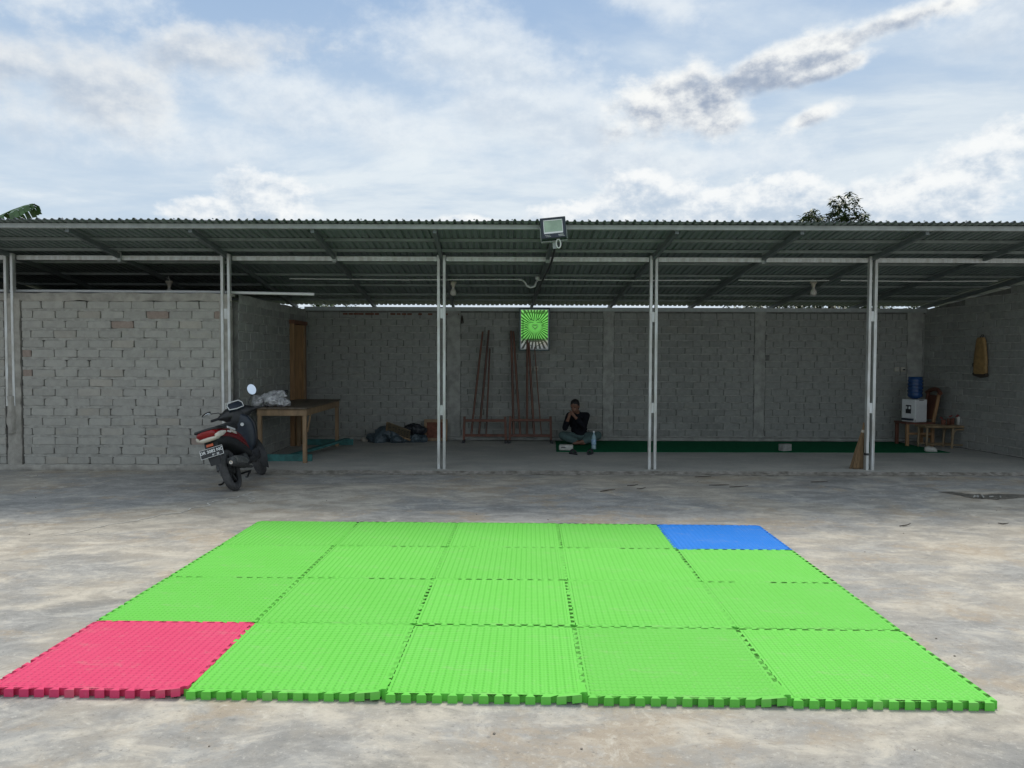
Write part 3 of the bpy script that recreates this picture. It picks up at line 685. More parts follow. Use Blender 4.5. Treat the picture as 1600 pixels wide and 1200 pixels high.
# ------------------------------------------------------------------ foam puzzle mats
def mat_mesh(curl):
    N = 13; L = 1.0 / N
    tip, neck, d = .0488, .0264, .0125; tipn, neckn, dn = .0502, .0280, .0138
    def prof(tw, nw, dd):
        out = []
        for k in range(N):
            s = k * L + L / 2
            out += [(s - nw / 2, -d), (s - tw / 2, dd), (s + tw / 2, dd), (s + nw / 2, -d)]
        return out
    T = prof(tip, neck, d - .0012); Nn = [(s, q if q > 0 else -q * 0 - dn) for s, q in prof(tipn, neckn, d)]
    # front (y=0, tabs outwards = -y), right (x=1, tabs +x), back (notches), left (notches)
    pts = []
    for s, q in T: pts.append((s, -q))
    for s, q in T: pts.append((1 + q, s))
    back = [(s, 1 - (q if q > 0 else -d) ) for s, q in prof(tipn, neckn, d)]
    back = []
    for k in range(N):
        s = k * L + L / 2
        back += [(s - neckn / 2, 1 + d - .0006), (s - tipn / 2, 1 - dn), (s + tipn / 2, 1 - dn), (s + neckn / 2, 1 + d - .0006)]
    pts += back[::-1]
    left = []
    for k in range(N):
        s = k * L + L / 2
        left += [(-d + .0006, s - neckn / 2), (dn, s - tipn / 2), (dn, s + tipn / 2), (-d + .0006, s + neckn / 2)]
    pts += left[::-1]
    # corners that are chamfered
    out = []
    for p in pts: out.append(p)
    n = len(out); H_ = .04
    def offs(i, r):
        a, p, c = Vector(out[i - 1]), Vector(out[i]), Vector(out[(i + 1) % n]); e1 = (p - a).normalized(); e2 = (c - p).normalized()
        nn = Vector((-e1.y - e2.y, e1.x + e2.x))
        return p + (nn.normalized() * r if nn.length > 1e-4 else Vector((-e1.y, e1.x)) * r)
    b = bmesh.new()
    def lift(x, y):
        q = max(0.0, x - .80) / .2; w_ = max(0.0, .16 - y) / .16
        return curl * q * q * w_
    bot = [b.verts.new((x, y, lift(x, y))) for x, y in out]
    top = [b.verts.new((x, y, H_ - .002 + lift(x, y))) for x, y in out]
    tin = []
    for i in range(n):
        p = offs(i, .0018); tin.append(b.verts.new((p.x, p.y, H_ + lift(p.x, p.y))))
    for i in range(n):
        j = (i + 1) % n
        b.faces.new((bot[i], bot[j], top[j], top[i])); b.faces.new((top[i], top[j], tin[j], tin[i]))
    # inner square ring, then a grid so that the curl can bend
    f_top = b.faces.new(tin); f_bot = b.faces.new(bot[::-1])
    bmesh.ops.triangulate(b, faces=[f_top, f_bot])
    if curl:
        for cut in (.80, .86, .92): bmesh.ops.bisect_plane(b, geom=b.verts[:] + b.edges[:] + b.faces[:], plane_co=(cut, 0, 0), plane_no=(1, 0, 0))
        for cut in (.16, .10, .05): bmesh.ops.bisect_plane(b, geom=b.verts[:] + b.edges[:] + b.faces[:], plane_co=(0, cut, 0), plane_no=(0, 1, 0))
        for v in b.verts:
            base = 0 if v.co.z < .02 + lift(v.co.x, v.co.y) * .5 else H_
            x, y = v.co.x, v.co.y
            if x > .8 and y < .16 and 0 < x < .975 and y > .02: v.co.z = base + lift(x, y)
    bmesh.ops.recalc_face_normals(b, faces=b.faces)
    me = bpy.data.meshes.new('foam_mat'); b.to_mesh(me); b.free(); return me
MATM = {}
for cname, key in (('green', 'foam_green'), ('red', 'foam_red'), ('blue', 'foam_blue')):
    for cv in (0, 1):
        me = mat_mesh(.016 if cv else 0.0); me.materials.append(M[key]); MATM[cname, cv] = me
yaw = -.0226; ox, oy = -2.636, 3.905
rowname = ('front row', 'second row', 'third row', 'back row'); colname = ('first', 'second', 'third', 'fourth', 'fifth')
r5 = random.Random(12)
turned = {(0, 1), (0, 2), (3, 0)}
for j in range(4):
    for i in range(5):
        c = 'red' if (i, j) == (0, 0) else 'blue' if (i, j) == (4, 3) else 'green'
        if c == 'red': lab = 'pink red foam puzzle mat at the front left corner of the green mats'
        elif c == 'blue': lab = 'blue foam puzzle mat at the back right corner of the green mats'
        elif (i, j) == (1, 0): lab = 'green foam puzzle mat in the front row immediately right of the red mat'
        elif (i, j) == (0, 1): lab = 'green foam puzzle mat directly behind the red mat on the left edge'
        elif (i, j) == (4, 2): lab = 'green foam puzzle mat directly in front of the blue mat, right edge'
        elif (i, j) == (3, 3): lab = 'green foam puzzle mat in the back row immediately left of the blue mat'
        else: lab = 'green foam puzzle mat in the %s%s, %s from the left edge' % (rowname[j], '' if j in (0, 3) else ' from the front', colname[i])
        curl = 1 if (j == 0 and i in (0, 1, 2, 3)) else 0
        bow = .012 * (1 - ((i - 2) / 2.0) ** 2)
        px_, py_ = i * 1.0012, j * .997 + (bow if j else -.004 * i)
        x = ox + math.cos(yaw) * px_ - math.sin(yaw) * py_; y = oy + math.sin(yaw) * px_ + math.cos(yaw) * py_
        o = obj('foam_mat', MATM[c, curl], None, None, (x + r5.uniform(-.0008, .0008), y + r5.uniform(-.0008, .0008), .0), (r5.uniform(-.0012, .0012), r5.uniform(-.0012, .0012), yaw + r5.uniform(-.0006, .0006)))
        tag(o, lab, 'foam mat', 'interlocking foam mats on the yard')
        o['turn'] = 1.0 if (i, j) in turned else 0.0; o['tone'] = r5.uniform(.95, 1.04)
# ------------------------------------------------------------------ scooter
def superring(cx, cy, cz, a, b, tilt=0.0, n=16, e=2.6):
    """rounded-box section in the plane across the path; tilt leans the section in y"""
    out = []
    for k in range(n):
        t = 2 * math.pi * k / n; c, s = math.cos(t), math.sin(t)
        x = math.copysign(abs(c) ** (2 / e), c) * a; z = math.copysign(abs(s) ** (2 / e), s) * b
        out.append(Vector((cx + x, cy - z * math.sin(tilt), cz + z * math.cos(tilt))))
    return out
def scooter():
    t = thing('motor_scooter', 'red and black motor scooter parked leaning on its side stand by the block wall', 'scooter', (-3.485, 9.93, 0.0), rad(3.5))
    lean = Matrix.Rotation(rad(-17.5), 4, 'Y')
    UP = {'grab_rail', 'tail_shell', 'side_stripe', 'tail_lamp', 'clear_strip', 'indicator', 'rear_mudguard', 'reflector', 'number_plate', 'lower_panel'}
    def p(name, mb, m, smooth=40, parent=None, loc=(0, 0, 0), rot=None):
        if name == 'seat': loc = (0, 0, .025)
        if name in UP: loc = (loc[0], loc[1], loc[2] + .06)
        o = obj(name, mb, m, parent or t, smooth=smooth)
        T = Matrix.Translation(loc) @ (rot or Matrix.Identity(4))
        o.matrix_local = T if parent else lean @ T
        return o
    RX = Matrix.Rotation(rad(90), 3, 'Y')
    def wheel(name, r, wdt, loc, rot, spokes):
        tyre_prof = [(r - .075, -wdt * .36), (r - .05, -wdt * .5), (r - .02, -wdt * .44), (r - .004, -wdt * .2), (r, 0), (r - .004, wdt * .2), (r - .02, wdt * .44), (r - .05, wdt * .5), (r - .075, wdt * .36), (r - .075, -wdt * .36)]
        wh = p(name, MB().lathe(tyre_prof, 40, rot=RX), M['rubber'], 50, None, loc, rot)
        rim = MB().lathe([(r - .098, -.024), (r - .074, -.034), (r - .074, .034), (r - .098, .024), (r - .098, -.024)], 40, rot=RX)
        rim.lathe([(.02, -.05), (.055, -.045), (.06, 0), (.055, .045), (.02, .05)], 20, rot=RX)
        for k in range(spokes):
            a = 2 * math.pi * k / spokes; rim.bar((0, .045 * math.cos(a), .045 * math.sin(a)), (0, (r - .085) * math.cos(a + .22), (r - .085) * math.sin(a + .22)), .03, .026, bev=.004)
        p('rim', rim, M['alu_dark'] if name == 'rear_wheel' else M['black_matt'], 40, wh)
        return wh
    wheel('rear_wheel', .272, .098, (0, 0, .272), Matrix.Identity(4), 5)
    steer = Matrix.Rotation(rad(30), 4, 'Z')
    FA = (-.01, 1.33, .268)
    fwheel = wheel('front_wheel', .268, .088, FA, steer, 5)
    p('brake_disc', MB().lathe([(.05, .056), (.095, .056), (.095, .060), (.05, .060), (.05, .056)], 28, rot=RX), M['alu'], 40, fwheel)
    # front fork and mudguard turn with the wheel
    hd = (0.0, 1.02, .86)
    for s in (-1, 1):
        c1 = Vector(FA) + steer @ Vector((s * .078, 0, 0)); p('fork_leg', MB().tube([c1, Vector((s * .06, 1.12, .62))], .019, 10), M['alu_dark'])
    fg = MB(); rings = []
    for k in range(11):
        a = rad(-30 + 17 * k); rr_ = .30
        rings.append([Vector((q * .068 * (1 if 1 < k < 9 else .7), -rr_ * math.cos(a) + .0, rr_ * math.sin(a) - abs(q) ** 3 * .03 + d)) for q, d in ((-1, 0), (-.5, .008), (0, .012), (.5, .008), (1, 0), (1, -.006), (0, .004), (-1, -.006))])
    p('front_mudguard', fg.loft(rings), M['black_matt'], 50, None, FA, steer)
    # seat
    st = [superring(0, y, z, a, b, 0, 18, 3) for y, z, a, b in ((-.34, .785, .06, .018), (-.30, .79, .10, .028), (-.12, .785, .125, .040), (.10, .775, .135, .06), (.20, .77, .135, .065), (.40, .775, .125, .065), (.55, .76, .10, .06), (.62, .74, .06, .04))]
    p('seat', MB().loft(st), M['black_matt'], 60)
    # grab rail
    p('grab_rail', MB().tube([(-.135, -.10, .745), (-.150, -.26, .765), (-.125, -.41, .778), (0, -.455, .782), (.125, -.41, .778), (.150, -.26, .765), (.135, -.10, .745)], .017, 10), M['black'], 60)
    # painted tail shell, sweeps from the lamp down and forward to the floorboard
    sh = [superring(0, y, z, a, b, tl, 20, 2.7) for y, z, a, b, tl in ((-.40, .745, .060, .032, .1), (-.37, .735, .095, .052, .1), (-.25, .715, .130, .075, .1), (-.05, .69, .150, .085, .15), (.18, .64, .158, .10, .3), (.38, .57, .160, .115, .45), (.52, .49, .155, .12, .6), (.62, .42, .135, .10, .7))]
    p('tail_shell', MB().loft(sh), M['red'], 60)
    # dark lower panels
    lo = [superring(0, y, z, a, b, tl, 18, 3) for y, z, a, b, tl in ((-.36, .66, .075, .045, .1), (-.24, .62, .115, .065, .1), (.0, .585, .135, .075, .2), (.25, .50, .150, .10, .4), (.50, .385, .160, .11, .5), (.62, .33, .150, .08, .3))]
    p('lower_panel', MB().loft(lo), M['black_matt'], 60)
    for s in (-1, 1):     # stripes of the side graphic, proud of the shell
        for (y0, z0, y1, z1, wd, key) in ((-.06, .745, .20, .685, .026, 'white'), (.02, .69, .20, .64, .034, 'clear_lens'), (-.10, .695, .0, .675, .02, 'white')):
            x = s * .1545
            p('side_stripe', MB().bar((x, y0, z0), (x * 1.02, y1, z1), wd, .010, up=Vector((1, 0, 0))), M[key], None)
    # tail lamp: red lens above a clear strip, clear indicators at the corners
    tl = [superring(0, y, z, a, b, .25, 18, 2.4) for y, z, a, b in ((-.475, .725, .065, .020), (-.465, .725, .10, .044), (-.41, .722, .130, .060), (-.32, .715, .142, .062))]
    tlp = p('tail_lamp', MB().loft(tl), M['red_lens'], 60)
    cs_ = [superring(0, y, z, a, b, .25, 16, 2.4) for y, z, a, b in ((-.468, .668, .06, .012), (-.455, .666, .10, .024), (-.39, .662, .118, .030), (-.32, .66, .12, .028))]
    p('clear_strip', MB().loft(cs_), M['clear_lens'], 60)
    for s in (-1, 1):
        p('indicator', MB().loft([superring(s * x, y, z, a, b, .2, 12, 2.2) for x, y, z, a, b in ((.108, -.438, .69, .012, .020), (.128, -.39, .69, .024, .036), (.146, -.30, .695, .018, .034), (.160, -.18, .70, .005, .014))]), M['clear_lens'], 60)
    # rear mudguard, plate, reflector, flap
    mg = [superring(0, y, z, a, b, tl_, 14, 4) for y, z, a, b, tl_ in ((-.30, .67, .085, .018, 1.0), (-.365, .60, .085, .016, 1.2), (-.40, .52, .075, .014, 1.3), (-.42, .42, .070, .012, 1.45), (-.425, .345, .062, .010, 1.5))]
    p('rear_mudguard', MB().loft(mg), M['black_matt'], 50)
    p('reflector', MB().box((0, -.425, .592), (.085, .012, .034), Matrix.Rotation(rad(-20), 3, 'X'), bev=.004), M['orange'])
    R20 = Matrix.Rotation(rad(-14), 4, 'X')
    pl = p('number_plate', MB().box((0, 0, 0), (.275, .005, .105), bev=.002), M['black'], None, None, (0, -.440, .505), R20)
    p('plate_rim', MB().box((0, -.001, -.0535), (.276, .007, .004)).box((0, -.001, .0535), (.276, .007, .004)).box((-.138, -.001, 0), (.004, .007, .106)).box((.138, -.001, 0), (.004, .007, .106)), M['white'], None, pl)
    def text(body, size, x, z):
        cu = bpy.data.curves.new('plate_text', 'FONT'); cu.body = body; cu.size = size; cu.align_x = 'CENTER'; cu.align_y = 'CENTER'; cu.extrude = .0008; cu.offset = .0012
        tmp = bpy.data.objects.new('tmp', cu); COL.objects.link(tmp); dg = bpy.context.evaluated_depsgraph_get(); dg.update()
        me = bpy.data.meshes.new_from_object(tmp.evaluated_get(dg)); bpy.data.objects.remove(tmp)
        o = obj('plate_text', me, M['white'], pl); o.matrix_local = Matrix.Translation((x, -.0042, z)) @ Matrix.Rotation(rad(90), 4, 'X')
    text('DR 3082 NC', .052, 0, .014); text('06 · 23', .030, .045, -.033)
    # engine, belt case, muffler on the right, shock, stands
    p('engine_block', MB().box((.0, .33, .33), (.19, .26, .17), bev=.03).box((.03, .50, .30), (.13, .2, .12), bev=.03).lathe([(.085, 0), (.085, .05), (.05, .07), (0, .07)], 20, (.09, .34, .33), RX), M['alu_dark'], 40)
    p('swing_case', MB().loft([superring(-.085, y, z, .035, b, 0, 14, 3) for y, z, b in ((-.07, .28, .055), (.0, .285, .085), (.2, .30, .075), (.4, .31, .08))]), M['alu'], 50)
    mf = p('muffler', MB().loft([superring(.135, y, z, a, a, .1, 16, 2.1) for y, z, a in ((-.27, .385, .035), (-.255, .382, .058), (-.05, .345, .068), (.17, .295, .064), (.24, .27, .040), (.34, .23, .020), (.46, .21, .018))]), M['alu_dark'], 50)
    p('heat_shield', MB().loft([superring(.166, y, z, .045, b, .1, 12, 2.5) for y, z, b in ((-.235, .39, .035), (-.20, .39, .052), (.0, .355, .060), (.13, .325, .05), (.17, .315, .02))]), M['alu'], 50, mf)
    p('tail_pipe', MB().lathe([(.022, 0), (.022, .03), (.015, .03), (.015, 0)], 14, (.135, -.27, .375), Matrix.Rotation(rad(90), 3, 'X')), M['chrome'], 40, mf)
    p('shock_absorber', MB().tube([(-.10, -.06, .30), (-.10, .06, .60)], .03, 12).tube([(-.10, -.06, .30), (-.10, .06, .60)], [.04, .04], 12), M['alu_dark'], 50)
    p('air_box', MB().box((-.09, .08, .45), (.10, .26, .12), bev=.03), M['black_matt'], 40)
    p('side_stand', MB().tube([(-.12, .42, .24), (-.24, .36, .045), (-.255, .33, .045)], .011, 8), M['black'], 50)
    p('centre_stand', MB().tube([(-.15, .30, .17), (-.16, .02, .13), (-.17, -.05, .14)], .013, 8).tube([(.15, .30, .17), (.16, .05, .12), (.17, -.02, .13)], .013, 8).tube([(-.15, .30, .17), (.15, .30, .17)], .013, 8), M['black'], 50)
    p('foot_peg', MB().box((.19, .40, .33), (.09, .03, .022), bev=.005).box((-.19, .40, .33), (.09, .03, .022), bev=.005), M['black_matt'])
    # floorboard, leg shield, dark inner apron
    p('floorboard', MB().loft([superring(0, y, z, a, b, 0, 16, 4) for y, z, a, b in ((.50, .30, .15, .05), (.70, .285, .165, .045), (.92, .30, .165, .05), (1.0, .36, .15, .06))]), M['black_matt'], 50)
    ap = [superring(0, y, z, a, b, 0, 18, 3.2) for y, z, a, b in ((0, 0, 0, 0),)]
    rg = []
    for z, y, a, th in ((.40, 1.00, .07, .035), (.46, 1.0, .12, .05), (.54, 1.005, .150, .06), (.64, 1.01, .175, .065), (.76, 1.0, .185, .065), (.86, .985, .15, .055), (.92, .98, .09, .04)):
        ring = []
        for k in range(20):
            q = 2 * math.pi * k / 20; cc, ss = math.cos(q), math.sin(q)
            ring.append(Vector((math.copysign(abs(cc) ** .7, cc) * a, y + ss * th + (.05 * (1 - abs(cc)) if ss > 0 else -.0), z)))
        rg.append(ring)
    p('inner_apron', MB().loft(rg), M['navy'], 60)
    fr = [[v + Vector((0, .055, .0)) for v in r_] for r_ in rg]
    p('front_fairing', MB().loft([[Vector((v.x * 1.06, max(v.y, 1.02) + .02, v.z)) for v in r_] for r_ in fr]), M['black'], 60)
    p('ignition_badge', MB().lathe([(.024, 0), (.024, .008), (.014, .008), (.014, .004), (0, .004)], 16, (.055, .925, .78), Matrix.Rotation(rad(90), 3, 'X')), M['white'], 40)
    # steering head: everything turned to the left
    def hp(name, mb, m, smooth=50, parent=None): return p(name, mb, m, smooth, parent, hd if parent is None else (0, 0, 0), steer if parent is None else None)
    cw = hp('handlebar_cowl', MB().loft([superring(x, y, z, .001 + 0 * x, 0, 0, 16) if False else [Vector((x, y + a * math.cos(2 * math.pi * k / 16), z + b * math.sin(2 * math.pi * k / 16))) for k in range(16)] for x, y, z, a, b in ((-.26, -.02, .085, .020, .022), (-.20, .0, .09, .05, .05), (-.13, .03, .085, .11, .10), (0, .05, .08, .13, .125), (.13, .03, .085, .11, .10), (.20, .0, .09, .05, .05), (.26, -.02, .085, .020, .022))]), M['black'], 60)
    hp('headset_cover', MB().ball((0, .04, .03), 1, (.165, .14, .17), 3), M['black_matt'], 60)
    ins = Matrix.Rotation(rad(52), 3, 'X')
    mt = hp('instrument_panel', MB().box((0, -.050, .185), (.21, .13, .04), ins, bev=.012), M['navy'], 40)
    hp('instrument_trim', MB().tube([Vector((0, -.050, .190)) + ins @ Vector(q) for q in ((-.10, -.055, .022), (-.105, .02, .022), (-.07, .068, .022), (.07, .068, .022), (.105, .02, .022), (.10, -.055, .022), (0, -.068, .022), (-.10, -.055, .022))], .007, 8), M['white'], 50)
    for s in (-1, 1):
        hp('grip', MB().lathe([(.014, 0), (.018, .005), (.018, .11), (.021, .118), (.014, .122)], 14, (s * .24, -.03, .085), Matrix.Rotation(rad(90 * s), 3, 'Y') @ Matrix.Rotation(0, 3, 'X')), M['black_matt'], 40)
        hp('brake_lever', MB().tube([(s * .20, .03, .085), (s * .28, .045, .08), (s * .36, .02, .078)], .006, 8), M['alu'], 50)
        stem = [(s * .20, .01, .12), (s * .205, .01, .19), (s * .255, .0, .25), (s * .29, -.01, .285)]
        if s < 0: stem = [(s * .20, .01, .12), (s * .225, .01, .165), (s * .29, .0, .175), (s * .33, -.01, .18)]
        mr_ = hp('mirror', MB().tube(stem, .006, 8), M['black'], 50)
        c = Vector(stem[-1])
        if s > 0: c = c + Vector((.012, 0, .06)); rotm = Matrix.Rotation(rad(-28), 3, 'Z') @ Matrix.Rotation(rad(-20), 3, 'X')
        else: c = c + Vector((-.06, 0, .012)); rotm = Matrix.Rotation(rad(28), 3, 'Z') @ Matrix.Rotation(rad(75), 3, 'X')
        sc = (.062, .0138, .085)
        p('mirror_shell', MB().ball(c, 1, sc, 3, rotm @ Matrix.Rotation(rad(-14), 3, 'Y')), M['black'], 60, mr_)
        gm = MB(); q_ = rotm @ Matrix.Rotation(rad(-14), 3, 'Y') @ Matrix.Rotation(rad(90), 3, 'X')
        gm.lathe([(1, -.002), (1, .002)], 28); 
        for v in gm.b.verts: v.co = Vector((v.co.x * .058, v.co.y * .081, v.co.z))
        Tm = Matrix.Translation(c + (rotm @ Vector((0, -.0135, 0)))) @ q_.to_4x4()
        for v in gm.b.verts: v.co = Tm @ v.co
        p('mirror_glass', gm, M['mirror'], 40, mr_)
    hp('headlamp', MB().ball((0, .16, .05), 1, (.10, .05, .06), 2), M['clear_lens'], 60)
    hp('cable', MB().tube([(.12, .05, .12), (.17, .16, .16), (.12, .22, .05), (.05, .16, -.10)], .006, 6).tube([(-.12, .05, .12), (-.17, .16, .15), (-.10, .22, .04), (-.04, .16, -.10)], .006, 6), M['black_matt'], 60)
    return t
scooter()

# ------------------------------------------------------------------ work table with rubbish bags, teal planks below
tb = thing('work_table', 'long wooden work table with a dirty top standing against the left side wall', 'table', (-3.58, 12.2, FZ))
TW, TLn, TH = .80, 2.35, .845
for k in range(4): obj('table_plank', MB().box((-TW / 2 + .1 + k * .2, TLn / 2, TH + .012), (.196, TLn + .06, .024), bev=.003), M['wood_top'], tb)
for x in (-TW / 2 + .05, TW / 2 - .05):
    for y in (.05, TLn - .05): obj('leg', MB().box((x, y, TH / 2), (.06, .06, TH - .001), bev=.004), M['wood_table'], tb)
    obj('apron_board', MB().box((x + math.copysign(.032, x), TLn / 2, TH - .055), (.02, TLn - .05, .10), bev=.003), M['wood_table'], tb)
for y in (.018, TLn - .018): obj('apron_board', MB().box((0, y, TH - .055), (TW - .045, .02, .10), bev=.003), M['wood_table'], tb)
obj('corner_brace', MB().bar((TW / 2 - .02, .09, TH - .36), (TW / 2 - .02, .30, TH - .08), .02, .03), M['wood_table'], tb)
def plank(loc, L, rz, tilt, label, wd=.11, th=.04):
    tag(obj('plank', MB().box((0, 0, 0), (L, wd, th), Matrix.Rotation(tilt, 3, 'Y'), bev=.004), M['teal_wood'], None, loc, (0, 0, rz)), label, 'plank', 'teal planks under the work table')
plank((-3.60, 12.45, FZ + .055), .86, 0.02, 0.0, 'teal painted plank on edge on the floor between the front table legs', .04, .11)
plank((-3.32, 13.45, FZ + .10), 1.75, rad(68), -.07, 'teal painted plank lying slantwise lengthwise under the work table')
plank((-3.45, 14.72, FZ + .055), .95, 0.0, 0.0, 'teal painted plank on the floor behind the far table legs', .04, .11)
def crumple(seed, amp, f):
    def d(co, n):
        q = Vector((co.x * f + seed, co.y * f, co.z * f)); v = noise.noise(q) ; w2 = 1 - abs(noise.noise(q * 1.9 + Vector((5, 2, 1)))) * 2; w3 = 1 - abs(noise.noise(q * 4.1)) * 2
        return n * (amp * (v + .55 * w2 + .35 * w3))
    return d
def creased(seed, amp, f):
    # sharp folds: ridged noise in two sizes
    def d(co, n):
        q = Vector((co.x * f + seed, co.y * f, co.z * f)); q = q + noise.noise_vector(q * .7) * .8
        a = 1 - abs(noise.noise(q)) * 2.2; b2 = 1 - abs(noise.noise(q * 2.3 + Vector((4, 1, 7)))) * 2.2
        return n * amp * (a * .6 + b2 * .35 - .45) + noise.noise_vector(q * 1.3) * amp * .5
    return d
bagm = MB(); rb = random.Random(2)
for q in ((-.30, .12, .07, .12), (-.10, .10, .08, .12), (.05, .15, .055, .09), (.12, .2, .04, .06), (-.10, .24, .15, .10), (.02, .22, .17, .085), (-.32, .25, .05, .1), (-.22, .16, .12, .09)):
    bagm.ball((q[0], q[1], q[2]), q[3], (1.15, 1, .75), 2)
tag(obj('rubbish_bags', fused(bagm, 'rubbish_bags', .009, 0, creased(1, .05, 7)), M['bag'], None, (-3.70, 12.30, FZ + TH + .035)), 'heap of crumpled whitish plastic bags on the near end of the work table', 'plastic bags')
tag(obj('dark_rag', fused(MB().limb([((0, 0, .03), .035), ((.12, .05, .05), .045), ((.16, .07, .10), .03)]), 'dark_rag', .01, 1, crumple(3, .012, 16)), M['black_matt'], None, (-3.80, 12.62, FZ + TH + .15)), 'dark rag lying on top of the plastic bags', 'rag')

# ------------------------------------------------------------------ tarpaulin heap, perforated board, framed panel
tp = MB()
for q in ((-.42, 0, .07, .14), (-.2, .02, .14, .20), (-.02, 0, .16, .19), (.16, -.02, .10, .15), (.36, -.02, .08, .12), (.52, .0, .06, .10), (-.30, -.08, .06, .13), (.05, -.12, .05, .12)):
    tp.ball((q[0], q[1], q[2]), q[3], (1.15, .8, .85), 2)
tag(obj('tarpaulin_heap', fused(tp, 'tarpaulin_heap', .014, 0, creased(9, .06, 5)), M['tarp'], None, (-2.25, 15.25, FZ)), 'crumpled blue grey tarpaulin heaped on the floor by the back wall', 'tarpaulin')
tag(obj('black_sheet', fused(MB().ball((0, 0, .05), .15, (1.3, .8, .8)).ball((.14, .02, .04), .10, (1.2, .8, .9)).ball((-.1, 0, .02), .1), 'black_sheet', .012, 0, creased(4, .05, 6)), M['tarp_dark'], None, (-1.90, 15.22, FZ + .19)), 'black plastic sheet bunched on the right end of the tarpaulin heap', 'plastic sheet')
tag(obj('pale_rag', fused(MB().ball((0, 0, .03), .06, (1, .7, .7)).ball((.07, 0, .02), .05), 'pale_rag', .01, 1, crumple(6, .012, 12)), M['beige'], None, (-2.88, 15.32, FZ + .01)), 'small pale reddish rag at the left end of the tarpaulin heap', 'rag')
pb = thing('perforated_board', 'brown board with dark holes lying tilted on the tarpaulin heap', 'board', (-2.16, 15.02, FZ + .245))
pb.rotation_euler = (rad(48), rad(20), rad(-6))
obj('board_sheet', MB().box((0, 0, 0), (.46, .012, .30), bev=.002), M['board'], pb)
obj('board_edge', MB().box((0, -.012, -.155), (.50, .035, .03), bev=.003).box((-.245, -.012, .0), (.03, .034, .28), bev=.003), M['wood_table'], pb)
hl = MB(); rh = random.Random(5)
for a in range(7):
    for c_ in range(5):
        if rh.random() < .8: hl.box((-.18 + a * .06 + rh.uniform(-.01, .01), -.007, -.11 + c_ * .055), (.026 * rh.uniform(.6, 1.3), .004, .015 * rh.uniform(.6, 1.4)), Matrix.Rotation(rh.uniform(-.5, .5), 3, 'Y'))
tag(obj('holes', hl, M['black_matt'], pb), kind='stuff')
fp = thing('framed_panel', 'wood framed dark red panel leaning on the back wall beside a post', 'panel', (-1.50, 15.42, FZ)); fp.rotation_euler = (rad(-14), 0, 0)
obj('panel', MB().box((0, .008, .22), (.40, .012, .34)), M['red_brick'], fp)
for c_, s_ in (((0, 0, .035), (.46, .03, .06)), ((0, 0, .405), (.46, .03, .06)), ((-.205, 0, .22), (.05, .029, .309)), ((.205, 0, .22), (.05, .029, .309))):
    obj('frame_bar', MB().box(c_, s_, bev=.003), M['wood_table'], fp)

# ------------------------------------------------------------------ weapon racks with long poles
def rack(label, x0, x1, y, tall):
    t = thing('pole_rack', label, 'rack', ((x0 + x1) / 2, y, FZ), group='wooden pole racks at the back wall'); Wd = x1 - x0
    for s in (-1, 1):
        lg = obj('rack_post', MB().bar((s * Wd / 2, .0, 0), (s * (Wd / 2 - .015), .0, tall), .045, .05, bev=.004), M['wood_dark'], t)
        obj('foot', MB().box((s * Wd / 2, -.04, .025), (.05, .34, .05), bev=.005), M['black_matt'], t)
    for z in (.135, tall - .075): obj('rail', MB().box((0, -.012, z), (Wd - .055, .03, .05), bev=.003), M['wood_dark'], t)
    return t
rack('left of two low dark red wooden racks, holding three poles', -.935, -.115, 15.27, .50)
rack('right of two low dark red wooden racks, in front of the green sign', -.045, .765, 15.27, .51)
def pole(xb, xt, zt, r, label, yb=15.305, yt=15.53, tip=False):
    o = obj('long_pole', MB().tube([(xb, yb, FZ + .16), ((xb + xt) / 2 + random.uniform(-.004, .004), (yb + yt) / 2, (zt + FZ + .16) / 2), (xt, yt, zt)], [r * 1.15, r * 1.1, r * .95], 9), M['pole'], smooth=50)
    tag(o, label, 'pole', 'long wooden poles leaning in the racks')
    return o
pole(-.79, -.58, 2.19, .019, 'leftmost long pole of the three leaning in the left rack')
pole(-.64, -.46, 2.22, .020, 'middle long pole of the three leaning in the left rack')
pole(-.50, -.44, 1.86, .015, 'shortest pole, rightmost of the three in the left rack')
pole(.035, -.02, 2.21, .022, 'leftmost pole of the right rack, ending left of the green sign')
pole(.165, .025, 2.20, .020, 'pole of the right rack crossing close to its leftmost pole')
pole(.295, .30, 2.30, .021, 'tallest thick pole in front of the green sign')
pole(.435, .318, 2.17, .021, 'dark pole leaning against the tallest pole before the sign')
pole(.575, .43, 2.05, .010, 'thin light brown rod, rightmost in the right rack')

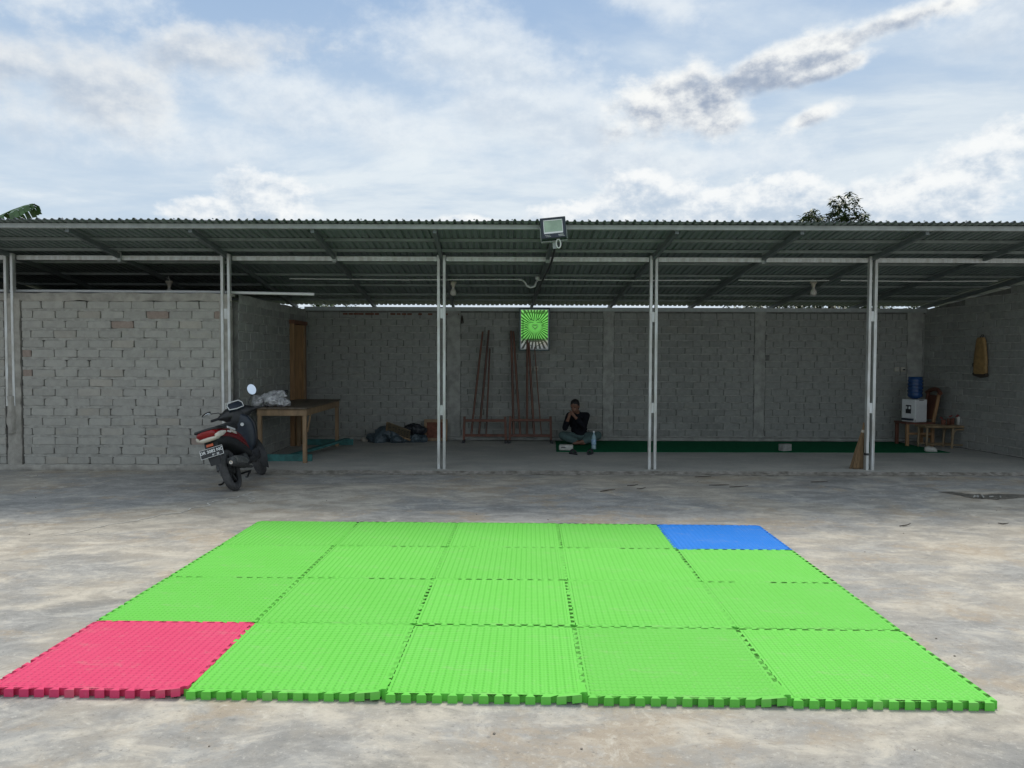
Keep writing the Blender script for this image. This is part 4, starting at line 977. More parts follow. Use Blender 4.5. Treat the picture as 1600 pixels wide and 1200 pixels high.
# ------------------------------------------------------------------ green sign
M['frame_blue'] = mat('blue_grey_frame', (.10, .14, .16), .4, .2, 10)
def sign_material():
    m = bpy.data.materials.new('printed_sign'); m.use_nodes = True; t = NT(m.node_tree); b = t.n['Principled BSDF']; b.inputs['Roughness'].default_value = .3
    x, y, z = t.sep(t.new('ShaderNodeTexCoord').outputs['Object'])
    dx = t.m('SUBTRACT', x, .01); dzz = t.m('SUBTRACT', z, .06)
    an = t.m('ARCTAN2', dx, dzz); ray = t.m('SINE', t.m('MULTIPLY', an, 34.0)); r = t.m('SQRT', t.m('ADD', t.m('MULTIPLY', dx, dx), t.m('MULTIPLY', dzz, dzz)))
    ray = t.mr(t.m('SUBTRACT', ray, t.mr(r, .1, .45, .5, -.1, False)), -.25, .25)
    # mirror glass: bright rays are bare mirror, the rest is printed dark
    m_ = t.mr(t.m('ADD', t.m('MULTIPLY', ray, 1.0), 0.0), .2, .8)
    disc = t.mr(r, .15, .10)
    m_ = t.m('ADD', t.m('MULTIPLY', m_, t.m('SUBTRACT', 1.0, disc)), t.m('MULTIPLY', disc, .62))
    e = t.m('ADD', t.m('POWER', t.m('DIVIDE', dx, .20), 2.0), t.m('POWER', t.m('DIVIDE', t.m('ADD', z, .215), .035), 2.0))
    m_ = t.m('MULTIPLY', m_, t.mr(e, .8, 1.1, .12, 1.0))
    # scalloped band along the top
    sc = t.m('MULTIPLY', t.m('SINE', t.m('MULTIPLY', x, 2 * math.pi / .054)), .016)
    band = t.m('MULTIPLY', t.m('LESS_THAN', t.m('ABSOLUTE', t.m('SUBTRACT', t.m('ADD', z, sc), .335)), .022), t.m('LESS_THAN', t.m('ABSOLUTE', x), .215))
    m_ = t.m('MULTIPLY', m_, t.m('SUBTRACT', 1.0, t.m('MULTIPLY', band, .85)))
    b.inputs['Metallic'].default_value = 1.0; b.inputs['Roughness'].default_value = .05
    t.put(b.inputs['Base Color'], t.mix(m_, (.16, .17, .15), (.90, .92, .90)))
    return m
SG = thing('hanging_sign', 'green sign with white rays and a heart hung on the back wall', 'sign', (.437, 15.46, 2.235)); SG.rotation_euler = (rad(8), 0, 0)
obj('sign_face', MB().box((0, 0, 0), (.54, .01, .79)), sign_material(), SG)
for c_, s_ in (((0, -.003, .408), (.602, .03, .026)), ((0, -.003, -.408), (.602, .03, .026)), ((-.288, -.003, 0), (.026, .0295, .789)), ((.288, -.003, 0), (.026, .0295, .789))): obj('frame_bar', MB().box(c_, s_, bev=.003), M['frame_blue'], SG)
for c_, s_ in (((0, -.008, .388), (.548, .008, .012)), ((0, -.008, -.388), (.548, .008, .012)), ((-.269, -.008, 0), (.012, .0075, .763)), ((.269, -.008, 0), (.012, .0075, .763))): obj('white_border', MB().box(c_, s_), M['white'], SG)
def heart(s): return [(s * 16 * math.sin(a) ** 3 / 16 + .01, -.009, .055 + s * (13 * math.cos(a) - 5 * math.cos(2 * a) - 2 * math.cos(3 * a) - math.cos(4 * a)) / 16) for a in [2 * math.pi * k / 30 for k in range(31)]]
obj('heart_outline', MB().tube(heart(.058), .0035, 6), M['white_dirty'], SG, smooth=60)
obj('heart_outline', MB().tube(heart(.040), .003, 6), M['carpet'], SG, smooth=60)
em = MB()
for s in (-1, 1):
    for k in range(4): em.box((s * (.145 + .022 * (k % 2)), -.007, .03 + .022 * k), (.02, .004, .009), Matrix.Rotation(s * .5 * (-1) ** k, 3, 'Y'))
    em.tube([(s * .03 + .01, -.007, .14), (s * .09, -.007, .135), (s * .15, -.007, .15)], .004, 5)
    em.tube([(s * .02 + .01, -.007, .17), (s * .05, -.007, .19), (s * .09, -.007, .215)], .006, 5)
    em.tube([(s * .05, -.007, -.33), (s * .11, -.007, -.29), (s * .20, -.007, -.24)], .005, 5)
em.tube([(-.225, -.007, -.27), (-.225, -.007, .20)], .007, 5)
tag(obj('small_emblem_marks', em, M['carpet'], SG), kind='stuff')

# ------------------------------------------------------------------ floodlight on the roof edge
FL = thing('floodlight', 'square black green floodlight mounted on the roof edge above the sign', 'floodlight', (.515, 10.02, 3.335)); FL.rotation_euler = (rad(-10), rad(-5), rad(-4))
obj('housing', MB().box((0, .03, .0), (.325, .07, .285), bev=.008), mat('dark_green_metal', (.012, .045, .032), .4, .2, 10), FL)
obj('bezel', MB().box((0, -.012, .118), (.305, .02, .03), bev=.004).box((0, -.012, -.105), (.305, .02, .06), bev=.004).box((-.137, -.012, .012), (.03, .0195, .182)).box((.137, -.012, .012), (.03, .0195, .182)), M['navy'], FL)
obj('glass', MB().box((0, -.009, .014), (.248, .012, .184), bev=.01), mat('pale_green_lamp_glass', (.36, .47, .36), .12, .12, 9), FL)
obj('reflector_rim', MB().box((0, -.017, .099), (.24, .004, .012)).box((0, -.017, -.066), (.24, .004, .024)).box((-.118, -.017, .014), (.010, .004, .14)).box((.118, -.017, .014), (.010, .004, .14)), M['white'], FL)
sm = MB(); rs = random.Random(8)
for (x0, z) in ((-.11, -.098), (-.10, -.115), (.06, -.095), (.055, -.106), (.07, -.117)):
    x = x0
    while x < x0 + .065:
        q = rs.uniform(.004, .008); sm.box((x + q / 2, -.0225, z), (q, .002, .007 * rs.uniform(.6, 1))); x += q + .003
tag(obj('small_print', sm, M['conduit'], FL), kind='stuff')
for k in range(7): obj('cooling_fin', MB().box((-.12 + .04 * k, .085, 0), (.008, .04, .22)), M['black'], FL)
obj('mounting_bracket', MB().box((0, .10, -.16), (.05, .012, .16)).box((-.165, .04, -.06), (.006, .06, .17)).box((.165, .04, -.06), (.006, .06, .17)).box((0, .07, -.155), (.335, .05, .008)), M['steel_dull'], FL)
lp = []
for k in range(17):
    a = 2 * math.pi * k / 16; lp.append((.05 + .028 * math.sin(a), .03 - .01 * math.cos(a), -.20 + .055 * math.cos(a)))
obj('cable_loop', MB().tube(lp, .009, 7), M['conduit'], FL, smooth=60)

# ------------------------------------------------------------------ green carpet and what stands on it
cb = bmesh.new(); out_ = []
for a, b_ in (((.78, 13.74), (7.72, 13.80)), ((7.72, 13.80), (7.62, 15.50)), ((7.62, 15.50), (.86, 15.50)), ((.86, 15.50), (.78, 13.74))):
    for k in range(30):
        tt = k / 30; q = Vector(a).lerp(Vector(b_), tt); wv = .015 * noise.noise(Vector((q.x * 2.2, q.y * 2.2, 4))); out_.append((q.x + wv, q.y + wv))
lo_ = [cb.verts.new((x, y, FZ + .002)) for x, y in out_]; hi_ = [cb.verts.new((x, y, FZ + .009)) for x, y in out_]
cb.faces.new(hi_)
for k in range(len(lo_)): cb.faces.new((lo_[k], lo_[(k + 1) % len(lo_)], hi_[(k + 1) % len(hi_)], hi_[k]))
me = bpy.data.meshes.new('carpet'); cb.to_mesh(me); cb.free()
tag(obj('carpet', me, M['carpet']), 'long dark green carpet spread on the shed floor along the back wall', 'carpet')
CZ = FZ + .010
def hollow_block(loc, rz, label):
    t = thing('loose_block', label, 'block', loc, rz)
    obj('block_body', MB().box((0, 0, .06), (.20, .12, .12), bev=.008), M['stone'], t)
hollow_block((4.87, 13.98, CZ), .45, 'loose grey block standing on the front edge of the green carpet')
tag(obj('white_stone', fused(MB().ball((0, 0, .05), .07, (1.5, .8, .8)).ball((.07, .0, .03), .05), 'white_stone', .012, 1, crumple(2, .012, 14)), M['white_dirty'], None, (7.42, 13.92, CZ - .012)), 'pale rounded stone on the right front corner of the green carpet', 'stone')
bx = thing('white_package', 'white printed package lying on the left front corner of the carpet', 'package', (.965, 13.95, CZ), rad(-6))
obj('package_body', MB().box((0, 0, .05), (.25, .16, .10), bev=.02), M['white_dirty'], bx, smooth=50)
tag(obj('print', MB().box((-.05, -.081, .062), (.06, .002, .014)).box((-.02, -.0812, .052), (.05, .0021, .010)).box((-.07, -.0811, .05), (.02, .002, .012)), M['black'], bx), kind='stuff')
for k, x in enumerate((1.055, 1.345)):
    t = thing('sandal', ('left' if k == 0 else 'right') + ' one of two dark sandals left on the floor before the carpet', 'sandal', (x, 13.45 + .02 * k, FZ), rad(25 if k == 0 else -20), 'dark sandals before the carpet')
    so_ = []
    for q in range(20):
        a = 2 * math.pi * q / 20; so_.append((.045 * math.cos(a) * (1.1 if math.sin(a) > 0 else .9), .13 * math.sin(a)))
    b_ = MB(); b_.loft([[Vector((x_, y_, z_)) for x_, y_ in so_] for z_ in (0, .022)]); obj('sole', b_, M['black_matt'], t)
    obj('strap', MB().tube([(-.048, .01, .02), (-.035, .02, .06), (0, .03, .078), (.035, .02, .06), (.048, .01, .02)], .016, 8).tube([(-.046, -.03, .02), (-.03, -.02, .055), (0, -.01, .07), (.03, -.02, .055), (.046, -.03, .02)], .014, 8), M['black'], t, smooth=60)
wb = thing('water_bottle', 'clear plastic water bottle with a blue white label standing by the seated man', 'bottle', (1.475, 14.12, CZ))
obj('bottle_body', MB().lathe([(.036, 0), (.043, .006), (.043, .06), (.040, .07), (.043, .08), (.043, .20), (.038, .225), (.018, .275), (.014, .285), (.014, .30)], 20), mat('pale_blue_pet', (.28, .42, .47), .12, .1, 10), wb, smooth=40)
obj('label_wrap', MB().lathe([(.0438, .085), (.0442, .086), (.0442, .175), (.0438, .176)], 20), mat('bottle_label', (.42, .60, .72), .4, .35, 26, col2=(.10, .25, .45)), wb, smooth=40)
obj('cap', MB().lathe([(.016, .297), (.017, .300), (.017, .322), (.015, .325), (0, .325)], 16), M['white'], wb, smooth=40)

# ------------------------------------------------------------------ seated man
def person():
    root = thing('person', 'person in black shirt and grey teal trousers sitting cross legged with hands at the mouth', 'person', (1.20, 15.0, CZ))
    def finger(mb, base, d1, d2, r=.0085, L=.075):
        base = Vector(base); a = base + Vector(d1).normalized() * L * .5; c = a + Vector(d2).normalized() * L * .5
        mb.limb([(base, r), (a, r * .95), (c, r * .8)], 1)
    nk = Vector((.045, .0, .60)); hc = Vector((-.005, -.075, .715))
    Rl, Re, Rw, Rh = Vector((-.105, -.01, .535)), Vector((-.195, -.15, .315)), Vector((-.135, -.225, .505)), Vector((-.115, -.225, .575))
    Ll, Le, Lw, Lh = Vector((.225, .05, .535)), Vector((.165, -.165, .345)), Vector((-.005, -.225, .52)), Vector((-.06, -.225, .585))
    b = MB()
    # trunk
    b.ball((.10, .09, .12), .15, (1.05, .85, .85)).ball((.09, .08, .25), .135, (1.05, .78, 1)).ball((.075, .055, .40), .15, (1.12, .75, 1.05)).ball((.06, .03, .50), .12, (1.35, .72, .75))
    b.limb([((.06, .03, .55), .06), (nk, .052), (hc + Vector((.02, .03, -.05)), .05)])
    # head: skull, jaw, nose, brow, ears
    Rhd = Matrix.Rotation(rad(-26), 3, 'Z') @ Matrix.Rotation(rad(16), 3, 'X')
    def hpt(q): return hc + Rhd @ Vector(q)
    b.ball(hpt((0, .01, .03)), .092, (.86, 1.05, 1.0), 3, Rhd).ball(hpt((0, -.03, -.045)), .066, (.92, .95, 1.05), 3, Rhd).ball(hpt((0, -.062, -.085)), .030, (1.1, .9, .8), 2, Rhd)
    b.limb([(hpt((0, -.092, .018)), .011), (hpt((0, -.113, -.018)), .016)], 2).ball(hpt((0, -.083, .038)), .035, (1.7, .5, .45), 2, Rhd)
    b.ball(hpt((0, -.092, -.054)), .018, (1.5, .6, .5), 2, Rhd)
    for s in (-1, 1): b.ball(hpt((s * .080, .01, -.005)), .03, (.35, .7, 1.0), 2, Rhd)
    # arms
    b.limb([(Rl, .058), ((Rl + Re) / 2, .05), (Re, .042), ((Re + Rw) / 2, .038), (Rw, .027), (Rh, .03)]).limb([(Ll, .058), ((Ll + Le) / 2, .05), (Le, .042), ((Le + Lw) / 2, .038), (Lw, .027), (Lh, .03)])
    b.limb([((.06, .03, .52), .07), (Rl, .056)]).limb([((.08, .04, .52), .07), (Ll, .056)])
    # hands: palm, four curled fingers, thumb
    for hnd, sgn, fw in ((Rh, 1, Vector((.35, -.05, 1))), (Lh, -1, Vector((-.35, -.05, 1)))):
        fw = fw.normalized(); sd_ = Vector((0, -1, 0)).cross(fw).normalized()
        b.ball(hnd, .036, (.62, .9, 1.15), 2)
        for k in range(4):
            finger(b, hnd + fw * .03 + Vector((sgn * .012, -.03 + .018 * k, 0)), fw + Vector((sgn * .2, 0, 0)), Vector((sgn * 1.0, .3, .35)), .0088, (.066, .076, .072, .058)[k])
        finger(b, hnd + Vector((sgn * .012, .012, .0)), Vector((sgn * .7, .4, .5)), Vector((sgn * .4, .3, .8)), .0095, .055)
    # legs crossed in front
    hR, kR, aR = Vector((.0, .04, .105)), Vector((-.235, -.13, .165)), Vector((.02, -.30, .065))
    hL, kL, aL = Vector((.20, .06, .105)), Vector((.43, -.10, .165)), Vector((.12, -.33, .07))
    b.limb([(hR, .095), ((hR + kR) / 2, .082), (kR, .062), ((kR + aR) / 2, .056), (aR, .036)]).limb([(hL, .095), ((hL + kL) / 2, .082), (kL, .062), ((kL + aL) / 2, .056), (aL, .036)])
    for a, q in ((aR, Vector((.13, -.02, -.025))), (aL, Vector((-.15, .01, -.028)))):
        b.limb([(a, .036), (a + q * .5 + Vector((0, 0, -.005)), .034), (a + q, .026)])
        for k in range(5): b.limb([(a + q + Vector((0, -.022 + .011 * k, 0)), .011), (a + q * 1.22 + Vector((0, -.022 + .011 * k, -.004)), .0085)], 1)
    obj('body', fused(b, 'body', .0075, 2), M['skin'], root)
    # clothes follow the body
    s = MB()
    s.ball((.10, .09, .17), .155, (1.06, .85, .8)).ball((.09, .08, .27), .150, (1.06, .80, 1)).ball((.075, .055, .40), .165, (1.12, .77, 1.05)).ball((.06, .03, .50), .130, (1.36, .74, .75))
    s.limb([((.06, .03, .53), .075), ((.055, .02, .575), .062)])
    s.limb([(Rl, .068), ((Rl + Re) / 2, .062), (Re, .055), (Re.lerp(Rw, .55), .047)]).limb([(Ll, .068), ((Ll + Le) / 2, .062), (Le, .055), (Le.lerp(Lw, .75), .044)])
    s.limb([((.06, .03, .52), .080), (Rl, .066)]).limb([((.08, .04, .52), .080), (Ll, .066)])
    obj('shirt', fused(s, 'shirt', .010, 2, crumple(3, .004, 16)), M['shirt'], root)
    tr = MB()
    tr.ball((.10, .09, .125), .160, (1.06, .86, .78))
    for h_, k_, a_ in ((hR, kR, aR), (hL, kL, aL)): tr.limb([(h_, .103), ((h_ + k_) / 2, .095), (k_, .078), ((k_ + a_) / 2, .074), (k_.lerp(a_, .86), .060)])
    tm = fused(tr, 'trousers', .010, 2, crumple(7, .008, 13))
    for v in tm.vertices: v.co.z = max(v.co.z, .004)
    obj('trousers', tm, M['trousers'], root)
    hr = MB(); hr.ball(hpt((0, .022, .042)), .098, (.86, 1.02, .98), 3, Rhd).ball(hpt((0, .055, -.01)), .075, (1.0, .75, 1.0), 3, Rhd)
    hm = fused(hr, 'hair', .008, 1, crumple(5, .004, 40))
    # cut away where the face is
    bmh = bmesh.new(); bmh.from_mesh(hm); inv = Rhd.inverted()
    kill = [v for v in bmh.verts if (inv @ (v.co - hc)).y < -.035 and (inv @ (v.co - hc)).z < .062]
    bmesh.ops.delete(bmh, geom=kill, context='VERTS'); bmh.to_mesh(hm); bmh.free()
    obj('hair', hm, M['hair'], root)
    for sx in (-1, 1):
        obj('eye', MB().ball(hpt((sx * .031, -.082, .012)), .010, (1.3, .6, .45), 2, Rhd), M['hair'], root, smooth=60)
    obj('mouth', MB().ball(hpt((0, -.103, -.052)), .016, (1.4, .3, .25), 2, Rhd), mat('lips', (.17, .07, .06), .5, .1, 10), root, smooth=60)
person()

# ------------------------------------------------------------------ wall fittings
def socket(x, z, label, y=15.60, plug=False):
    t = thing('wall_socket', label, 'socket', (x, y, z), group='white electrical fittings on the back wall')
    obj('plate', MB().box((0, 0, 0), (.085, .03, .085), bev=.006), M['beige'], t)
    obj('insert', MB().box((0, -.018, 0), (.05, .01, .05), bev=.004), M['white_dirty'], t)
    if plug: obj('plug', MB().box((.005, -.035, -.006), (.036, .035, .03), bev=.006), M['black'], t)
socket(7.625, 1.475, 'left white switch plate above the water dispenser'); socket(7.745, 1.475, 'right white socket with a black plug above the water dispenser', plug=True)
socket(.355, 1.47, 'left white socket behind the poles below the green sign'); socket(.475, 1.47, 'right white socket with a dark plug below the green sign', plug=True)
hk = thing('wall_hook', 'small dark strap hanging on the back wall near the pilaster', 'hook', (-.99, 15.60, 2.50))
obj('hook_pin', MB().tube([(0, .02, 0), (0, -.03, .005), (0, -.04, .02)], .006, 6), M['black'], hk); obj('strap', MB().tube([(0, -.03, .0), (.012, -.03, -.06), (.02, -.025, -.14), (-.012, -.025, -.15), (-.01, -.03, -.05), (0, -.03, 0)], .012, 7), M['twig'], hk, smooth=60)
# tan pad hung on the right wall: local frame of that wall
def wall_pt(x, y, z): return rw.matrix_world @ Vector((x, y, z))
bpy.context.view_layer.update()
pd = thing('tan_pad', 'long tan tapered pad with dark straps hung on the right block wall', 'pad', wall_pt(1.62, -.055, 1.42)); pd.rotation_euler = rw.rotation_euler
obj('pad_body', MB().loft([superring(x, 0, z, a, .032, rad(90), 16, 3.2) for x, z, a in ((0, .0, .150), (0, .04, .165), (.0, .25, .160), (.0, .45, .135), (.0, .60, .105), (.0, .65, .075))]), M['tan'], pd, smooth=50)
obj('pad_base', fused(MB().limb([((-.15, 0, .0), .034), ((.0, .01, -.03), .042), ((.15, 0, -.015), .038)]).ball((-.17, .0, .16), .035, (.7, .8, 1.4)), 'pad_base', .012, 2), M['twig'], pd)
obj('hanging_loop', MB().tube([(-.03, .0, .64), (-.02, .03, .70), (.02, .03, .70), (.03, .0, .64)], .006, 6), M['twig'], pd)
# ------------------------------------------------------------------ wooden chair with water dispenser, bamboo bench with cups
ch = thing('wooden_chair', 'reddish wooden chair with a tall back in the corner carrying the water dispenser', 'chair', (7.70, 15.02, FZ), rad(0))
for x, y in ((-.235, -.20), (-.235, .2), (.24, -.2), (.24, .2)): obj('leg', MB().box((x, y, .21), (.055, .055, .42), bev=.005), M['wood_dark'] if x < 0 and y > 0 else M['wood'], ch)
obj('seat', MB().box((.0, 0, .435), (.56, .47, .035), bev=.006), M['wood_dark'], ch)
obj('stretcher', MB().box((0, -.2, .24), (.42, .03, .04), bev=.003), M['wood'], ch); obj('stretcher', MB().box((.24, 0, .17), (.03, .345, .04), bev=.003), M['wood'], ch)
for y in (-.19, .19): obj('back_post', MB().bar((.255, y, .455), (.36, y, 1.02), .055, .05, bev=.008), M['wood_dark' if y > 0 else 'wood'], ch)
obj('back_panel', MB().bar((.285, 0, .50), (.365, 0, .96), .32, .03, bev=.006, up=Vector((1, 0, 0))), M['wood_dark'], ch)
obj('top_rail', MB().tube([(.352, -.24, 1.0), (.375, -.12, 1.06), (.38, 0, 1.075), (.375, .12, 1.06), (.352, .24, 1.0)], .04, 10), M['wood_dark'], ch, smooth=60)
dp = thing('water_dispenser', 'white tabletop water dispenser standing on the wooden chair', 'water dispenser', (7.675, 14.99, FZ + .454), rad(22))
obj('cabinet', MB().box((0, 0, .215), (.30, .31, .43), bev=.012), M['white'], dp)
obj('front_recess', MB().box((-.152, 0, .24), (.006, .12, .16), bev=.002), M['black'], dp); obj('drip_tray', MB().box((-.17, 0, .05), (.05, .24, .04), bev=.006), M['navy'], dp)
for y in (-.035, .035): obj('tap', MB().box((-.165, y, .27), (.03, .025, .05), bev=.005), M['white'], dp)
obj('lid_seam', MB().box((0, -.156, .415), (.11, .004, .014)).box((-.148, -.156, .03), (.004, .004, .05)), M['black'], dp)
bl = thing('water_bottle', 'large dark blue water bottle upturned on the white dispenser', 'water bottle', (7.69, 15.0, FZ + .454 + .432))
pr = [(.05, 0), (.10, .025), (.128, .05)]
for k in range(5):
    z = .06 + k * .066; pr += [(.132, z), (.134, z + .012), (.134, z + .042), (.124, z + .050), (.124, z + .060)]
pr += [(.132, .40), (.12, .425), (0, .428)]
obj('bottle_shell', MB().lathe(pr, 28), M['blue_bottle'], bl, smooth=30)
bn = thing('bamboo_bench', 'low bamboo bench against the right wall beside the wooden chair', 'bench', (8.10, 14.62, FZ), rad(2))
for k in range(7): obj('slat', MB().tube([(-.50, -.16 + .056 * k, .40 + .004 * (k % 2)), (.54, -.16 + .056 * k, .40 + .004 * (k % 2))], .024, 8), M['bamboo'], bn, smooth=50)
for x in (-.46, .02, .50):
    for y in (-.14, .14): obj('leg', MB().tube([(x, y, 0), (x + .01, y, .38)], .021, 8), M['bamboo'], bn, smooth=50)
for y in (-.14, .14):
    obj('brace', MB().tube([(.02, y - .004, .06), (.03, y - .03, .30), (.07, y - .03, .35), (.43, y - .03, .355), (.48, y - .02, .33)], .013, 8), M['bamboo'], bn, smooth=50)
    obj('lower_rail', MB().tube([(-.46, y, .07), (.50, y, .06)], .013, 8), M['bamboo'], bn, smooth=50)
def pot(x, y, r, h, key, label, flowers):
    t = thing('cup', label, 'cup', (8.14 + x, 14.62 + y, FZ + .427), group='cups on the bamboo bench')
    obj('cup_body', MB().lathe([(r * .8, 0), (r * .85, .003), (r, h), (r * .93, h), (r * .8, .01), (0, .01)], 18), M[key], t, smooth=40)
    rq = random.Random(int(x * 100) + 9)
    if flowers:
        for k in range(flowers): obj('red_blossom', MB().ball((rq.uniform(-1, 1) * r * 1.2, rq.uniform(-.6, .6) * r, h + rq.uniform(.0, .05)), .02, (1.2, 1, .8), 1), mat('dull_red', (.25, .05, .045), .6, .2, 20) if k == 0 else bpy.data.materials['dull_red'], t, smooth=60)
pot(.19, 0, .055, .15, 'white_dirty', 'pale cup with red tops standing on the right of the bamboo bench', 5)
pot(-.02, -.03, .035, .12, 'wood_dark', 'slim brown cup standing on the middle of the bamboo bench', 0)
pot(.08, .06, .05, .11, 'red_brick', 'dull red cup between the slim brown cup and the pale cup', 3)
pot(-.08, .05, .045, .09, 'red_brick', 'low dull red cup at the left of the cups on the bench', 2)
# ------------------------------------------------------------------ palm rib broom leaning on the right post
br = thing('broom', 'brown palm rib broom standing on its bristles against the right post', 'broom', (5.20, 11.78, FZ))
bm_ = MB(); rq = random.Random(4)
for k in range(170):
    a, q = rq.uniform(0, 6.283), math.sqrt(rq.random()); x, y = .105 * q * math.cos(a) - .02, .05 * q * math.sin(a)
    bm_.tube([(x, y, rq.uniform(0, .03)), (x * .6 + .03, y * .6, .28), (.075 + .018 * q * math.cos(a), .018 * q * math.sin(a), .60)], [.0035, .004, .003], 4, False)
tag(obj('bristles', bm_, M['broom'], br), kind='stuff')
obj('binding', MB().lathe([(.028, 0), (.03, .02), (.028, .04)], 12, (.068, 0, .55), Matrix.Rotation(.15, 3, 'Y')), M['beige'], br, smooth=50)
obj('handle', MB().tube([(.07, 0, .56), (.085, 0, .70)], .018, 8), M['broom'], br, smooth=50)
# ------------------------------------------------------------------ twigs and scraps on the yard
tws = [((2.72, 11.12), .24, -.10, 'slightly curved dark twig nearest the post right of the man'), ((1.21, 9.95), .22, .5, 'short bent twig on the yard, leftmost of the twigs'), ((1.60, 10.35), .16, .1, 'small dark twig between the leftmost twig and the post'), ((1.68, 10.1), .13, .35, 'tiny curled twig beside the small dark twig'), ((2.75, 10.4), .26, -.06, 'straight twig lying left of another twig before the right bay'), ((2.98, 10.28), .26, .12, 'straight twig lying right of another twig before the right bay'), ((4.20, 10.7), .24, -.06, 'dark twig lying alone before the right post'), ((4.00, 7.93), .16, .16, 'thin twig on the yard behind the blue mat, to its right'), ((5.05, 8.02), .09, -.3, 'tiny twig far right on the yard')]
for (p2, L, a, lab) in tws:
    d = Vector((math.cos(a), math.sin(a), 0)); n_ = Vector((-d.y, d.x, 0)); c = Vector((p2[0], p2[1], .012))
    tag(obj('twig', MB().tube([c - d * L / 2 + n_ * .03 * random.uniform(-1, 1), c - d * L * .15, c + d * L * .2 + n_ * .02, c + d * L / 2 + n_ * .04 * random.uniform(-1, 1) + Vector((0, 0, .01))], [.004, .006, .005, .003], 6), M['twig'], smooth=60), lab, 'twig', 'dry twigs on the yard')
dirt = [(5.45, 9.98), (5.62, 9.80), (5.80, 9.74), (6.15, 9.78), (6.75, 9.68), (6.2, 9.58), (5.85, 9.44), (5.62, 9.58)]
b_ = bmesh.new(); pts = []
for a, c in zip(dirt, dirt[1:] + dirt[:1]):
    for k in range(6): q = Vector(a).lerp(Vector(c), k / 6); pts.append((q.x + random.uniform(-.03, .03), q.y + random.uniform(-.02, .02)))
rim = [b_.verts.new((x, y, .004)) for x, y in pts]; cx_ = sum(p[0] for p in pts) / len(pts); cy_ = sum(p[1] for p in pts) / len(pts)
top = [b_.verts.new((cx_ + (x - cx_) * .7, cy_ + (y - cy_) * .7, .012 + random.uniform(0, .008))) for x, y in pts]
for k in range(len(pts)): b_.faces.new((rim[k], rim[(k + 1) % len(pts)], top[(k + 1) % len(pts)], top[k]))
b_.faces.new(top); me = bpy.data.meshes.new('dirt_patch'); b_.to_mesh(me); b_.free()
tag(obj('dirt_patch', me, mat('dark_dirt', (.15, .138, .115), 1, .3, 12, 0, .9, 30), smooth=60), kind='structure')
sc_ = MB(); rq = random.Random(31)
for k in range(7): sc_.box((5.78 + rq.uniform(-.16, .16), 9.56 + rq.uniform(-.06, .06), .028), (rq.uniform(.03, .06), .012, .014), Matrix.Rotation(rq.uniform(-1.5, 1.5), 3, 'Z') @ Matrix.Rotation(rq.uniform(-.4, .4), 3, 'Y'))
tag(obj('pale_scraps', sc_, M['stone']), kind='stuff')
cr = MB(); rq = random.Random(77)
for k in range(260):
    x, y = rq.uniform(-9, 9), rq.uniform(3.2, 11.3)
    if rq.random() < .35: y = rq.uniform(11.15, 11.42)
    s_ = rq.uniform(.003, .008); cr.ball((x, y, s_ * .4), s_, (1, 1, .7), 1)
tag(obj('loose_grit', cr, mat('grit', (.30, .27, .23), 1, .3, 5)), kind='stuff')

# ------------------------------------------------------------------ trees behind the roof
def leafy(name, label, cat, base, blobs, trunk, n, size, seed, key='leaf'):
    t = thing(name, label, cat, base); r = random.Random(seed)
    tk = MB(); tk.tube([(0, 0, 0), (.1, .05, trunk * .5), (.0, 0, trunk)], [.2, .16, .10], 10)
    for c, R_, k in blobs: tk.tube([(0, 0, trunk * .85), Vector((0, 0, trunk * .85)).lerp(Vector(c), .55) + Vector((.1, 0, .12)), Vector(c) + Vector((0, 0, R_[2] * .6))], [.08, .05, .012], 6)
    obj('trunk', tk, M['bark'], t, smooth=60)
    b = bmesh.new()
    for c, R_, k in blobs:
        c = Vector(c)
        for q in range(int(n * k)):
            # twigs droop outward, each carries a spray of long leaves
            d = Vector((r.gauss(0, 1), r.gauss(0, 1), r.gauss(0, 1))).normalized(); rad_ = r.random() ** .45
            p0 = c + Vector((d.x * R_[0], d.y * R_[1], d.z * R_[2])) * rad_
            if noise.noise(p0 * 2.3) < -.06: continue
            for l in range(r.randint(4, 7)):
                a = r.uniform(0, 6.283); L = size * r.uniform(.7, 1.3); dr = Vector((math.cos(a), math.sin(a), r.uniform(-.9, .35))).normalized(); sd_ = dr.cross(Vector((r.uniform(-.3, .3), r.uniform(-.3, .3), 1))).normalized() * L * .17
                up_ = Vector((0, 0, -.12 * L)); o0 = p0 + Vector((r.uniform(-.04, .04), r.uniform(-.04, .04), r.uniform(-.04, .04)))
                v = [b.verts.new(o0), b.verts.new(o0 + dr * L * .45 + sd_), b.verts.new(o0 + dr * L + up_), b.verts.new(o0 + dr * L * .45 - sd_)]
                b.faces.new(v)
    me = bpy.data.meshes.new('crown'); b.to_mesh(me); b.free()
    tag(obj('crown', me, M[key], t), kind='stuff')
leafy('mango_tree', 'leafy tree with two bushy tops rising above the right part of the roof', 'tree', (12.1, 30, 0), [((.50, 0, 6.95), (.80, .7, 1.0), 1.0), ((-.75, .1, 6.68), (.72, .6, .72), .8), ((.2, 0, 5.8), (1.6, 1.0, .8), .8)], 5.6, 520, .20, 3)
def bush(loc, R_, label, n, seed): leafy('bush', label, 'bush', loc, [((0, 0, 2.75), R_, 1.0), ((0, 0, 1.6), (R_[0] * .9, R_[1], .9), .4)], 1.5, n, .17, seed)
bush((8.4, 21.0, 0), (3.4, .8, .62), 'green bush seen through the gap above the right half of the back wall', 1500, 5)
bush((-4.9, 21.5, 0), (1.1, .8, .52), 'dark green bush glimpsed through the gap at the left end of the back wall', 480, 8)
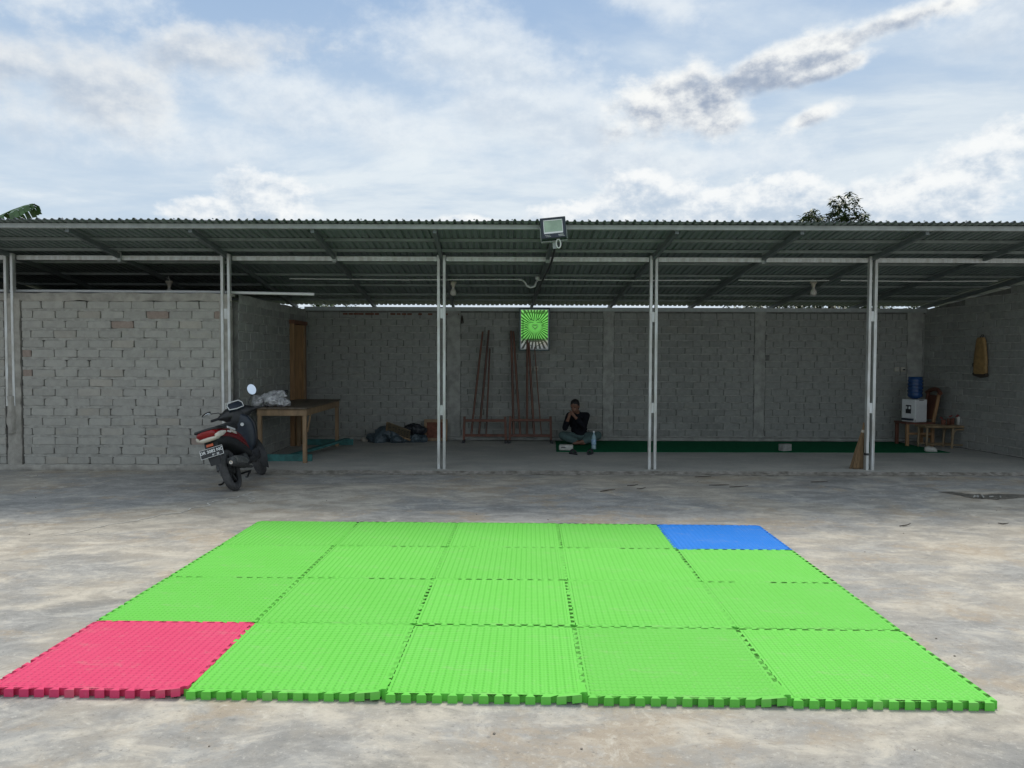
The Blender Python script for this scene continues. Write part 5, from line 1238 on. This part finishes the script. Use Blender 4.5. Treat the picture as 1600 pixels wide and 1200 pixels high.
def banana():
    t = thing('banana_plant', 'banana plant with one torn leaf showing above the left end of the roof', 'banana plant', (-14.6, 20, 0))
    obj('stem', MB().tube([(0, 0, 0), (.1, 0, 2.2), (.3, 0, 4.2)], [.16, .13, .08], 12), M['bark'], t, smooth=60)
    r = random.Random(6)
    def leaf(pts, wid):
        rib = [Vector(p) for p in pts]
        b = MB(); b.tube(rib, [.035 - .03 * i / (len(rib) - 1) for i in range(len(rib))], 6)
        o = obj('leaf_rib', b, M['leaf2'], t, smooth=60)
        m = bmesh.new()
        for i in range(len(rib) - 1):
            for sub in range(3):
                q0, q1 = sub / 3, (sub + .93) / 3
                a, c = rib[i].lerp(rib[i + 1], q0), rib[i].lerp(rib[i + 1], q1); d = (c - a).normalized()
                f = (i + q0) / (len(rib) - 1); wd = wid * (math.sin(math.pi * min(.97, .08 + .86 * f)) ** .5) * r.uniform(.75, 1.08)
                for s in (-1, 1):
                    if r.random() < .07: continue
                    o_ = Vector((.10 + d.x * .25, s * .75, -.62 - .3 * r.random())).normalized() * wd; k = r.uniform(-.02, .02)
                    v = [m.verts.new(a), m.verts.new(c), m.verts.new(c + o_ * .5 + Vector((0, s * .08, .05))), m.verts.new(a + o_ * .5 + Vector((0, s * .08, .05))), m.verts.new(c + o_ + d * .03 + Vector((k, 0, k))), m.verts.new(a + o_ + Vector((k, 0, -k)))]
                    m.faces.new((v[0], v[1], v[2], v[3])); m.faces.new((v[3], v[2], v[4], v[5]))
        me = bpy.data.meshes.new('leaf_blade'); m.to_mesh(me); m.free(); tag(obj('leaf_blade', me, M['leaf2'], o), kind='stuff')
    leaf([(.3, 0, 4.15), (.75, -.05, 4.55), (1.2, -.1, 4.88), (1.65, -.1, 5.14), (2.05, -.12, 5.32), (2.40, -.14, 5.44), (2.64, -.15, 5.48)], .46)
    leaf([(.3, 0, 4.15), (.0, .1, 4.5), (-.5, .1, 4.8), (-1.1, .1, 4.95), (-1.7, .1, 4.9)], .42)
    leaf([(.3, 0, 4.15), (.25, .5, 4.5), (.2, 1.1, 4.75), (.15, 1.7, 4.7)], .42)
banana()
# added leaves block horizon light behind the wall, unseen below the gap's sight line
def light_blocking_hedge():
    r = random.Random(19); b = bmesh.new()
    for q in range(5200):
        o0 = Vector((r.uniform(-9.5, 9.5), r.uniform(17.0, 18.6), 2.62 * r.random() ** .7)); a = r.uniform(0, 6.283); L = r.uniform(.22, .42)
        if noise.noise(o0 * 1.3) < -.25: continue
        dr = Vector((math.cos(a), math.sin(a), r.uniform(-.8, .3))).normalized(); sd_ = dr.cross(Vector((r.uniform(-.4, .4), r.uniform(-.4, .4), 1))).normalized() * L * .24
        v = [b.verts.new(o0), b.verts.new(o0 + dr * L * .45 + sd_), b.verts.new(o0 + dr * L + Vector((0, 0, -.1 * L))), b.verts.new(o0 + dr * L * .45 - sd_)]; b.faces.new(v)
    me = bpy.data.meshes.new('light_block_leaves'); b.to_mesh(me); b.free()
    tag(obj('light_block_leaves', me, M['leaf']), 'unseen leaf screen added to block light behind the back wall of the shed', 'light_block_leaves', kind='stuff')
light_blocking_hedge()
gb = bmesh.new(); gb.faces.new([gb.verts.new(p) for p in ((-60, 16.4, .004), (60, 16.4, .004), (60, 120, .004), (-60, 120, .004))]); me = bpy.data.meshes.new('unseen_grass_field'); gb.to_mesh(me); gb.free()
tag(obj('unseen_grass_field', me, mat('grass_and_soil', (.05, .075, .025), 1, .3, 3, 0, .5, 20, col2=(.09, .075, .045))), kind='structure')  # unseen dark ground added so less light reaches the roof's back end
